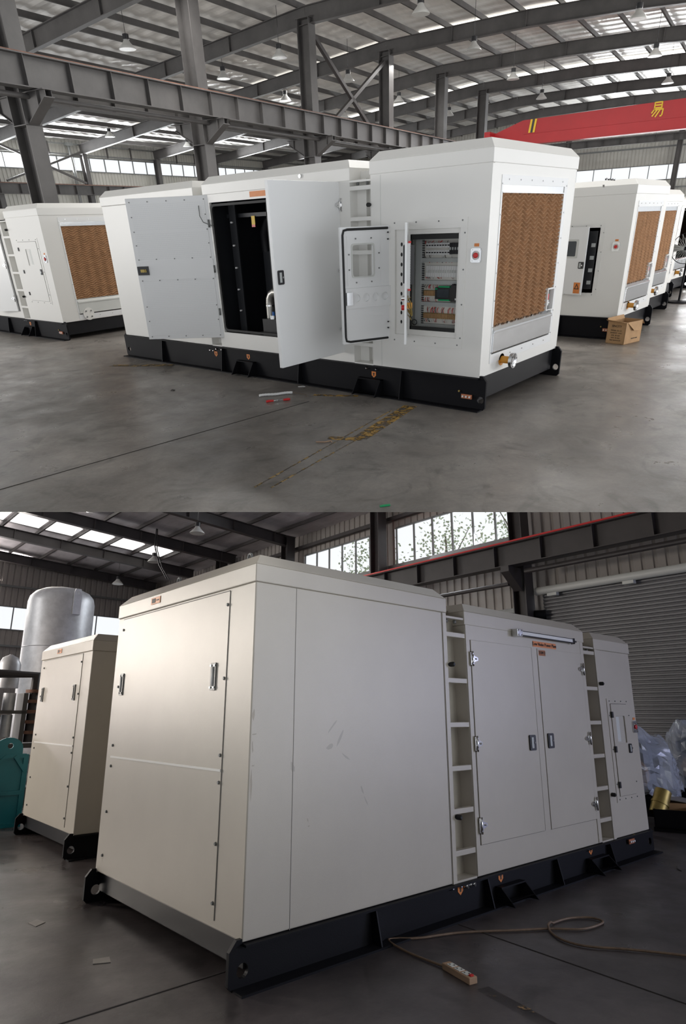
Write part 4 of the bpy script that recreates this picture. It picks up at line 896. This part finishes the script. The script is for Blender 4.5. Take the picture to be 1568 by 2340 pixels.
for t, z, sz in (('SINCITY', .29, .05), ('MODEL GS-112', .22, .03), ('QUANTITY  1 PCS', .18, .026), ('G.W.  30  KGS', .14, .026), ('N.W.  24  KGS', .10, .026), ('MEAS 46x33x36 CM', .06, .024)): g.text(t, sz, (-a - .002, .0, z), xd, ud, .002)
g.text('MADE IN CHINA', .026, (.05, -b - .002, .08), (1, 0, 0), ud, .002)
part('lettering', g, 'ink', o)
# pedestal fan and cable reel down the aisle
o = thing('pedestal_fan', UP, (11.25, .62, 0), 'black industrial pedestal fan with a wire cage in the aisle', 'fan')
part('base', G().lathe_axis((0, 0, 0), (0, 0, .05), [(0, .26), (.6, .25), (1, .08)], 20), 'black_paint', o)
part('pole', G().cyl((0, 0, .05), (0, 0, 1.10), .025, n=10), 'black_paint', o)
part('motor', G().cyl((-.02, .0, 1.17), (-.22, .05, 1.19), .10, n=16).box(-.06, .04, -.04, .04, 1.05, 1.15), 'black_paint', o)
cage = part('cage', G().tube([(-.28, .33 * math.cos(q * PI / 16), 1.22 + .33 * math.sin(q * PI / 16)) for q in range(33)], .008, 5), 'black_paint', o)
g = G()
for q in range(22):
    t = q * PI / 11; g.tube([(-.40, .04 * math.cos(t), 1.22 + .04 * math.sin(t)), (-.38, .22 * math.cos(t), 1.22 + .22 * math.sin(t)), (-.28, .33 * math.cos(t), 1.22 + .33 * math.sin(t)), (-.16, .10 * math.cos(t), 1.20 + .1 * math.sin(t))], .003, 4)
part('grille', g, 'duct_grey', cage)
for q in range(3):
    t = q * 2 * PI / 3; c, s_ = math.cos(t), math.sin(t)
    part('blade', G().poly([(-.30, .04 * c - .03 * s_, 1.22 + .04 * s_ + .03 * c), (-.27, .28 * c - .09 * s_, 1.22 + .28 * s_ + .09 * c), (-.31, .28 * c + .07 * s_, 1.22 + .28 * s_ - .07 * c), (-.32, .04 * c + .03 * s_, 1.22 + .04 * s_ - .03 * c)], (.006, 0, 0)), 'zinc_grey', o)
o = thing('cable_reel', UP, (10.95, 1.0, 0), 'black cable reel on a small tube stand at the foot of the pedestal fan', 'cable reel')
for y in (-.12, .12): part('flange', G().lathe_axis((0, y, .26), (0, y + .015, .26), [(0, .21), (1, .21)], 24), 'black_plastic', o)
part('cable', G().cyl((0, -.11, .26), (0, .12, .26), .16, n=20), 'rubber', o)
part('stand', G().tube([(-.24, -.16, .015), (0, -.15, .28), (.22, -.16, .015)], .012, 6).tube([(-.24, .16, .015), (0, .15, .28), (.22, .16, .015)], .012, 6).tube([(-.24, -.16, .015), (-.24, .16, .015)], .012, 6), 'black_paint', o)

# ================================================================== the lower hall itself
solo('floor', G().poly([(-2.6, -.2, 0), (1.2, -3.2, 0), (10, -10, 0), (22, -14, 0), (22, 32, 0), (-10, 32, 0), (-4.5, 6, 0)], (0, 0, -.12)), 'concrete_lower', LOW, kind='structure')
def lroof(x): return 9.75 - .055 * x
n_ = 90; g = G(); vs = []
for i in range(n_ + 1):
    y = 8 + 23 * i / n_
    for x in (-14, -4, 4, 13.6): vs.append((x, y, lroof(x) + .16 + (.03 if i % 4 < 2 else 0)))
g.add(vs, [(i * 4 + j, (i + 1) * 4 + j, (i + 1) * 4 + j + 1, i * 4 + j + 1) for i in range(n_) for j in range(3)])
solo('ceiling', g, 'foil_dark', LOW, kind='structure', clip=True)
LYS = [17.0, 21.3, 25.5, 30.0]
for i, y in enumerate(LYS):
    g = G().ibeam((-13, y, lroof(-13) - .24), (12.8, y, lroof(12.8) - .24), .24, .46, .024, .016)
    for x in range(-10, 13, 2): g.box(x - .01, x + .01, y - .11, y + .11, lroof(x) - .45, lroof(x) - .04)
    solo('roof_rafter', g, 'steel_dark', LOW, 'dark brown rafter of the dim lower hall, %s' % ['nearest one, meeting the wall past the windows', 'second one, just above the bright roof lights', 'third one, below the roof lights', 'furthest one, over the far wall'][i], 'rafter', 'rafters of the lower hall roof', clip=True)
k = 0; x = -11.
while x < 13:
    solo('roof_purlin', G().box(x - .035, x + .035, 9, 30.3, lroof(x) - .0, lroof(x) + .14), 'steel_dark', LOW, 'dark roof purlin of the dim lower hall, %s counting towards the window wall' % ORD[k], 'purlin', 'purlins under the lower hall roof', clip=True); x += 1.45; k += 1
# bright translucent sheets between the purlins
i = 20
for x in [-11. + 1.45 * q for q in range(5, 15)]:
    g = G(); a, b = x + .14, x + 1.31
    g.add([(a, 23.5, lroof(a) + .12), (b, 23.5, lroof(b) + .12), (b, 24.9, lroof(b) + .12), (a, 24.9, lroof(a) + .12), (a, 23.5, lroof(a) + .14), (b, 23.5, lroof(b) + .14), (b, 24.9, lroof(b) + .14), (a, 24.9, lroof(a) + .14)], [(0, 3, 2, 1), (4, 5, 6, 7), (0, 1, 5, 4), (1, 2, 6, 5), (2, 3, 7, 6), (3, 0, 4, 7)])
    i += 1; solo('window_%d' % i, g, 'sky_sheet', LOW, kind='structure', clip=True)
for (x, y), l in zip(((7.82, 15.85), (8.56, 21.0), (9.24, 26.6)), ('nearest, high over the closed generator', 'beside the bright roof lights', 'furthest, over the silver tank')): pendant(LOW, x, y, 7.95, lroof(x), 'bell shaped lamp of the dim lower hall, ' + l, 'pendant lamps of the lower hall', clip=True)
solo('hanging_cable', G().tube([(8.2, 20.2, 9.2), (8.15, 20.1, 8.4), (8.3, 19.9, 7.6), (8.6, 19.7, 7.0)], .025, 6).tube([(8.25, 20.2, 9.2), (8.25, 20.1, 8.3), (8.45, 19.9, 7.5), (8.7, 19.7, 7.0)], .02, 6), 'black_plastic', LOW, 'pair of black cables hanging from the lower hall roof lights', 'cable', clip=True)
# far wall and window wall
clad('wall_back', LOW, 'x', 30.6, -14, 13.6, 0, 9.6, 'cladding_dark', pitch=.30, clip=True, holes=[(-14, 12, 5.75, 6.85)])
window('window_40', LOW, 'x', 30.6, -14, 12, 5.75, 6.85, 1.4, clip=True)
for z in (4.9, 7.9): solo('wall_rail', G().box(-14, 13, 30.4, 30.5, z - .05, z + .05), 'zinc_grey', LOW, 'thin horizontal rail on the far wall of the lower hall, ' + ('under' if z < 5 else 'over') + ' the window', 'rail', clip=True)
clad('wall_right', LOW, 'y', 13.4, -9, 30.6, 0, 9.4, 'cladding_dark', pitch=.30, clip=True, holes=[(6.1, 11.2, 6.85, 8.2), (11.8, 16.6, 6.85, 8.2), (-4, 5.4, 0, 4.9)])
window('window_41', LOW, 'y', 13.4, 6.1, 11.2, 6.85, 8.2, .85, clip=True); window('window_42', LOW, 'y', 13.4, 11.8, 16.6, 6.85, 8.2, .8, clip=True)
for i, y in enumerate((5.75, 11.5, 17.0, 22.5)):
    column(12.75, y, 9.0, LOW, 'steel_dark', 'dark column of the lower window wall, ' + ['beside the roller shutter, carrying the girder bracket', 'standing between the two window bands', 'where the nearest rafter lands', 'far back behind the rafters'][i], 'columns of the lower hall window wall', None, w=.42, d=.42, clip=True)
g = G(); g.poly([(12.5, 5.62, 5.58), (11.9, 5.62, 5.58), (11.9, 5.62, 5.42), (12.5, 5.62, 4.95)], (0, .26, 0)); solo('girder_bracket', g, 'steel_dark', LOW, 'dark steel bracket carrying the crane girder beside the shutter', 'bracket', bevel=.005, clip=True)
for i, y in enumerate((11.37, 16.9)): solo('girder_bracket', G().poly([(12.5, y, 5.58), (11.9, y, 5.58), (11.9, y, 5.42), (12.5, y, 4.95)], (0, .26, 0)), 'steel_dark', LOW, 'dark steel bracket under the crane girder, %s' % ('below the gap between the windows' if i == 0 else 'hidden far behind the generator roof'), 'bracket', clip=True)
gd = girder(-9, 30, 12.1, 6.22, LOW, 'steel_dark', 'dark crane girder of the lower hall with a red conductor rail along its top', h=.64, axis='y', w=.34, step=1.45, rail='red', clip=True)
solo('service_pipe', G().tube([(12.2, -8, 5.40), (12.2, 5.3, 5.40)], .07, 10), 'steel_dark', LOW, 'dark pipe running beside the crane girder over the shutter', 'pipe', clip=True)
solo('service_pipe', G().tube([(12.3, 5.9, 5.15), (12.3, 20, 5.15)], .06, 10), 'steel_dark', LOW, 'dark pipe running on under the crane girder past the bracket', 'pipe', clip=True)
for z, y0, y1, l in ((8.55, 6, 30, 'above the windows'), (6.72, 6, 30, 'just under the windows'), (4.55, 6, 11, 'low between the columns beside the shutter')): solo('wall_rail', G().box(13.15, 13.3, y0, y1, z - .07, z + .07), 'zinc_grey' if z < 8 else 'steel_dark', LOW, 'horizontal rail on the lower hall window wall, ' + l, 'rail', clip=True)
solo('shutter_housing', G().tube([(13.0, -4, 4.96), (13.0, 5.5, 4.96)], .11, 14), 'panel_grey', LOW, 'pale round tube over the big roller shutter', 'shutter', clip=True)
for y in (5.0, 2.9, .9): solo('housing_bracket', G().box(12.95, 13.1, y - .14, y + .14, 4.78, 4.86), 'panel_grey', LOW, 'small pale bracket under the tube over the shutter, %s' % {5.0: 'at its near column end', 2.9: 'in its middle', .9: 'at its outer end'}[y], 'bracket', clip=True)
g = G(); prof = []
for q in range(50): z = q * .1; prof += [(13.22, z), (13.17, z + .02), (13.165, z + .06), (13.22, z + .085)]
g.add([(a, y, b) for a, b in prof for y in (-4, 5.4)], [(2 * i, 2 * i + 1, 2 * i + 3, 2 * i + 2) for i in range(len(prof) - 1)], True)
solo('roller_shutter', g, 'shutter_grey', LOW, 'big closed grey roller shutter behind the control end of the cream generator', 'shutter', clip=True)
solo('shutter_motor', G().cyl((12.95, 5.55, 4.3), (13.1, 5.3, 4.3), .13, n=14).box(13.0, 13.15, 5.35, 5.5, 3.6, 4.3), 'black_paint', LOW, 'black shutter motor on the column edge', 'motor', clip=True)
# trees outside the windows
def tree(x, y, h, seed, l):
    r = random.Random(seed); o = thing('tree', LOW, (x, y, 0), l, 'tree', 'trees outside the lower hall windows')
    tr = G().tube([(0, 0, 0), (.1, .1, h * .5), (.0, .2, h * .95)], [.16, .12, .04], 8)
    for q in range(6): a = r.uniform(0, 6.3); tr.tube([(.05, .1, h * (.45 + q * .07)), (math.cos(a) * 1.2, math.sin(a) * 1.2, h * (.6 + q * .07))], [.05, .015], 5)
    tr.mapv(lambda v: v + Vector((x, y, 0))); clip_low(tr, LOW); tr.mapv(lambda v: v - Vector((x, y, 0))); part('trunk', tr, 'bark', o)
    g = G()
    for q in range(1100):
        a, b = r.uniform(0, 6.3), r.uniform(-1, 1); R = 2.0 * r.random() ** .4; c = Vector((math.cos(a) * R * math.sqrt(1 - b * b), math.sin(a) * R * math.sqrt(1 - b * b), h * .82 + b * R * 1.2))
        u = Vector((r.uniform(-1, 1), r.uniform(-1, 1), r.uniform(-1, 1))).normalized() * .075; v_ = u.cross(Vector((r.uniform(-1, 1), r.uniform(-1, 1), r.uniform(-1, 1)))).normalized() * .06
        g.add([c - u, c - v_, c + u, c + v_], [(0, 1, 2, 3)])
    g.mapv(lambda v: v + Vector((x, y, 0))); clip_low(g, LOW); g.mapv(lambda v: v - Vector((x, y, 0)))
    if g.v: part('foliage', g, 'tree_leaf', o, kind='stuff')
tree(19.5, 9.8, 10.5, 1, 'green tree outside, behind the middle of the nearer window band'); tree(19.5, 13.6, 10.2, 2, 'green tree outside, where the two window bands meet'); tree(19.8, 19, 10.8, 3, 'green tree outside, behind the further window band')

# silver tank, teal frame, machinery
o = thing('storage_tank', LOW, (3.0, 14.3, 0), 'tall silver pressure tank with a domed top behind the cream generators', 'tank')
tk = part('tank_shell', G().lathe_axis((0, 0, .4), (0, 0, 5.05), [(0, .5), (.05, .84), (.10, .86), (.90, .86), (.935, .82), (.965, .70), (.985, .50), (.996, .25), (1, .02)], 40), 'tank_silver', o)
part('weld_seam', G().tube([(.862 * math.cos(q * PI / 20), .862 * math.sin(q * PI / 20), 3.35) for q in range(41)], .01, 5), 'tank_silver', tk)
part('lifting_lug', G().plate([(-.10, -.25), (.10, -.25), (.10, .35), (.07, .45), (-.07, .45), (-.10, .35)], [circ(0, .34, .05)], .04, lambda u, v, q: (.12 + u, -.88 - q, 4.45 + v)).box(.02, .22, -.93, -.8, 4.2, 4.26), 'tank_silver', o)
for q in range(4): a = q * PI / 2 + .6; part('leg', G().box(math.cos(a) * .7 - .06, math.cos(a) * .7 + .06, math.sin(a) * .7 - .06, math.sin(a) * .7 + .06, 0, .65), 'steel_grey', o)
o = thing('lifting_frame', LOW, (.30, 7.0, 0), 'teal painted steel lifting frame with diagonal braces and a pierced rounded lug', 'steel frame')
a, h = .26, 1.02
for x, y in ((-a, 0), (a, 0), (-a, .5), (a, .5)): part('post', G().box(x - .035, x + .035, y - .035, y + .035, 0, h), 'teal', o)
part('side_plate', G().box(-a, a, -.01, .0, .03, h), 'teal', o); part('side_plate', G().box(-a - .0, -a + .01, 0, .5, .03, h), 'teal', o)
for z in (.02, .48, h - .02): part('crossbar', G().box(-a, a, -.04, .04, z - .03, z + .03).box(-a - .03, -a + .03, 0, .5, z - .03, z + .03), 'teal', o)
part('diagonal_brace', G().bar((-a, -.03, .78), (-.02, -.03, 1.0), .05, .04, (0, 1, 0)).bar((a, -.03, .78), (.1, -.03, 1.0), .05, .04, (0, 1, 0)), 'teal', o)
part('lifting_lug', G().plate([(-.2, 0), (.2, 0), (.2, .08)] + [(.2 * math.cos(q * PI / 12), .08 + .17 * math.sin(q * PI / 12)) for q in range(1, 12)] + [(-.2, .08)], [circ(.02, .13, .04)], .03, lambda u, v, q: (u, -.03 + q, h + v)), 'teal', o)
o = thing('compressor_skid', LOW, (.95, 9.6, 0), 'dark machine of pipes, flanges and a small vessel behind the teal frame', 'machine')
part('machine_frame', G().box(-.6, .5, -.2, .25, 1.0, 1.08).box(-.6, .5, -.2, .25, 1.62, 1.68).box(-.6, -.52, -.2, .25, 0, 2.0).box(.1, .18, -.2, .25, 0, 2.0).box(-.6, .5, -.2, .25, .0, .3), 'steel_grey', o)
part('vessel', G().lathe_axis((-.1, .3, 2.1), (-.1, .3, 2.75), [(0, .20), (.7, .2), (.9, .14), (1, .02)], 20), 'tank_silver', o)
part('cylinder', G().cyl((-.1, .0, 1.68), (-.1, .0, 2.0), .11, n=16).lathe_axis((-.1, 0, 1.2), (-.1, 0, 1.6), [(0, .1), (1, .1)], 16), 'tank_silver', o)
part('pipe', G().tube([(-.6, -.1, 2.35), (.3, -.1, 2.35), (.3, -.1, 1.1)], .09, 12), 'steel_dark', o)
for q in range(5): part('pipe_flange', G().cyl((.3, -.1, 1.25 + q * .19), (.3, -.1, 1.31 + q * .19), .15, n=16), 'rust_rail', o)
part('control_box', G().box(-.3, .1, -.3, -.2, .62, .9), 'steel_grey', o); part('warning_light', G().box(-.22, -.08, -.32, -.3, .7, .8), 'orange_flange', o)
# wrapped engines by the shutter
def wrapped(loc, rz, label, sx=1.0, sz=1.0, seed=1):
    r = random.Random(seed); o = thing('wrapped_engine', LOW, loc, label, 'engine', rz=rz)
    part('base_frame', G().box(-.8 * sx, .8 * sx, -.42, -.30, .0, .14).box(-.8 * sx, .8 * sx, .30, .42, 0, .14).box(-.8 * sx, -.7 * sx, -.42, .42, .14, .40).box(.7 * sx, .8 * sx, -.42, .42, .14, .4), 'black_paint', o)
    e = part('engine_block', G().box(-.6 * sx, .45 * sx, -.25, .25, .4, 1.0 * sz).box(-.3 * sx, .3 * sx, -.32, .32, .85 * sz, 1.22 * sz).cyl((.45 * sx, 0, .75), (.6 * sx, 0, .75), .26), 'black_sheen', o, bevel=.02)
    part('alternator', G().cyl((-.75 * sx, 0, .72), (-.5 * sx, 0, .72), .25, n=18), 'cardboard', o)
    # film draped over it, sagging between its high points
    nu, nv = 46, 26; vs = []
    for j in range(nv + 1):
        t = j / nv
        for i in range(nu):
            a_ = 2 * PI * i / nu; fold = .06 * math.sin(a_ * 7 + t * 2 + seed) * t + .03 * math.sin(a_ * 17 + t * 5) * t + r.uniform(-.05, .05) * t
            rx = (.05 + .95 * min(1, t * 1.9) ** .6) * .78 * sx; ry = (.05 + .95 * min(1, t * 1.9) ** .6) * .46
            z = (1.33 - .12 * math.cos(a_ + .6) * (t < .6)) * sz - max(0, t - .30) ** 1.15 * 1.40
            vs.append((math.cos(a_) * rx * (1 + fold * 1.2 + .14 * t), math.sin(a_) * ry * (1 + fold * 1.2 + .3 * t), max(.30, z + .05 * math.sin(a_ * 5 + t * 9) + r.uniform(-.035, .035) * t)))
    fs = [(j * nu + i, j * nu + (i + 1) % nu, (j + 1) * nu + (i + 1) % nu, (j + 1) * nu + i) for j in range(nv) for i in range(nu)] + [tuple(range(nu))]
    part('plastic_film', G().add(vs, fs, False), 'film', o, label='clear crinkled plastic film')
    return o
wrapped((8.35, 1.15, 0), .25, 'engine under crinkled clear film, right behind the control end of the cream generator', 1.0, 1.0, 1)
wrapped((10.3, .85, 0), .25, 'engine under bluish film, further back at the frame edge by the shutter', 1.1, 1.02, 2)
wrapped((10.4, 2.7, 0), .1, 'third film covered engine, mostly hidden behind the first one', 1.0, .98, 3)
o = thing('parts_tray', LOW, (7.75, .45, 0), 'black steel tray on the floor holding a carton and a brass coloured pipe end', 'tray', rz=.3)
part('side', G().box(-.42, .40, -.22, -.20, .05, .30), 'black_paint', o); part('side', G().box(-.42, .40, .20, .22, .05, .30), 'black_paint', o); part('side', G().box(-.42, -.40, -.22, .22, .05, .30), 'black_paint', o); part('bottom', G().box(-.42, .40, -.22, .22, .05, .07), 'black_paint', o)
for x in (-.36, .34): part('foot', G().box(x - .04, x + .04, -.24, .24, 0, .05), 'black_paint', o)
o = thing('cardboard_box', LOW, (7.95, .46, .07), 'brown cardboard carton with a grey lid leaning in the black tray', 'box', rz=.5)
part('carton', G().box(-.2, .2, -.15, .15, 0, .28), 'cardboard', o, bevel=.004); part('lid', G().poly([(-.21, -.16, .28), (.2, -.16, .30), (.2, .16, .36), (-.21, .16, .33)], (0, 0, .012)), 'grey_patch', o)
solo('pipe_elbow', G().tube([(7.45 + .035 * q, .55 - .01 * q, .22 + .06 * q) for q in range(6)], .115, 18, caps=False).tube([(7.52, .53, .34), (7.535, .525, .365)], .125, 18), 'brass', LOW, 'brass coloured pipe end standing in the black tray', 'pipe')
solo('wooden_board', G().poly([(6.60, .80, .26), (7.10, .62, .26), (7.22, .95, .26), (6.72, 1.12, .26)], (0, 0, .02)).box(6.82, 6.88, .80, .86, 0, .26).box(7.02, 7.08, .82, .88, 0, .26), 'wood', LOW, 'pale board on short legs just past the end of the black skid', 'board')
# cord and socket strip on the floor
pts = [(1.19, -.64), (1.18, -.51), (1.19, -.26), (1.25, -.03), (1.33, -.14 + .10), (1.40, -.12 + .02), (1.50, -.16), (1.62, -.20), (1.82, -.29), (2.15, -.52), (2.37, -.67), (2.55, -.84), (2.76, -.88), (2.86, -.85), (2.86, -.74), (2.71, -.64), (2.48, -.62), (2.35, -.68), (2.23, -.84), (2.23, -1.04), (2.4, -1.28), (2.56, -1.56), (2.75, -1.95)]
def smooth(p_, n=6):
    o_ = []
    for i in range(len(p_) - 1):
        a_, b_, c_, d_ = [Vector((*p_[max(0, min(len(p_) - 1, i + k_))], 0)) for k_ in (-1, 0, 1, 2)]
        for k_ in range(n):
            t = k_ / n; o_.append(.5 * ((2 * b_) + (c_ - a_) * t + (2 * a_ - 5 * b_ + 4 * c_ - d_) * t * t + (3 * b_ - a_ - 3 * c_ + d_) * t ** 3))
    return o_
P_ = smooth(pts); L_ = len(P_)
solo('extension_cord', G().tube([(v.x, v.y, .011 + (.014 if 95 < i < 102 else 0)) for i, v in enumerate(P_)], .0085, 8), 'cord', LOW, 'brown extension cord lying in a loose loop on the dark floor', 'cord')
o = thing('socket_strip', LOW, (1.155, -.75, 0), 'dusty socket strip at the end of the brown extension cord', 'socket strip', rz=math.radians(-104))
part('body', G().box(-.14, .14, -.032, .032, 0, .04), 'wood', o, bevel=.005)
for q in range(3): k = part('socket', G().box(-.10 + q * .075, -.045 + q * .075, -.022, .022, .04, .043), 'panel_grey', o); part('slot', G().box(-.09 + q * .075, -.08 + q * .075, -.012, -.004, .043, .0445).box(-.065 + q * .075, -.055 + q * .075, .004, .012, .043, .0445), 'ink', k)
part('switch', G().box(.112, .13, -.012, .012, .04, .05), 'red', o)
for i, q in enumerate((((-.6, 2.17), (-.58, 2.04), (-.49, 2.1), (-.52, 2.22)), ((-.49, 1.07), (-.52, .99), (-.42, .94), (-.39, 1.04)))):
    solo('floor_patch', G().poly([(*a_, .0) for a_ in q], (0, 0, .004)), 'grey_patch', LOW, 'pale square of tape on the dark floor, ' + ('nearer the rear cream generator' if i == 0 else 'in front of the large cream generator skid'), 'floor patch')
solo('cable_tie', G().tube([(5.10, -.62, .004), (5.17, -.55, .006), (5.3, -.50, .004)], .004, 5), 'ink', LOW, 'thin black cable tie on the floor beyond the skid', 'cable tie')
strip('trim_3', LOW, (-1.2, .28), (.12, .30), .009, 'joint', kind='structure'); strip('trim_4', LOW, (1.95, .0 - .12), (1.80, -2.2), .009, 'joint', kind='structure')
strip('rust_stain', LOW, (1.12, -.95), (1.0, -1.5), .10, 'rust_mark', 'faint brown drag mark on the dark floor beyond the socket strip', 'floor mark')
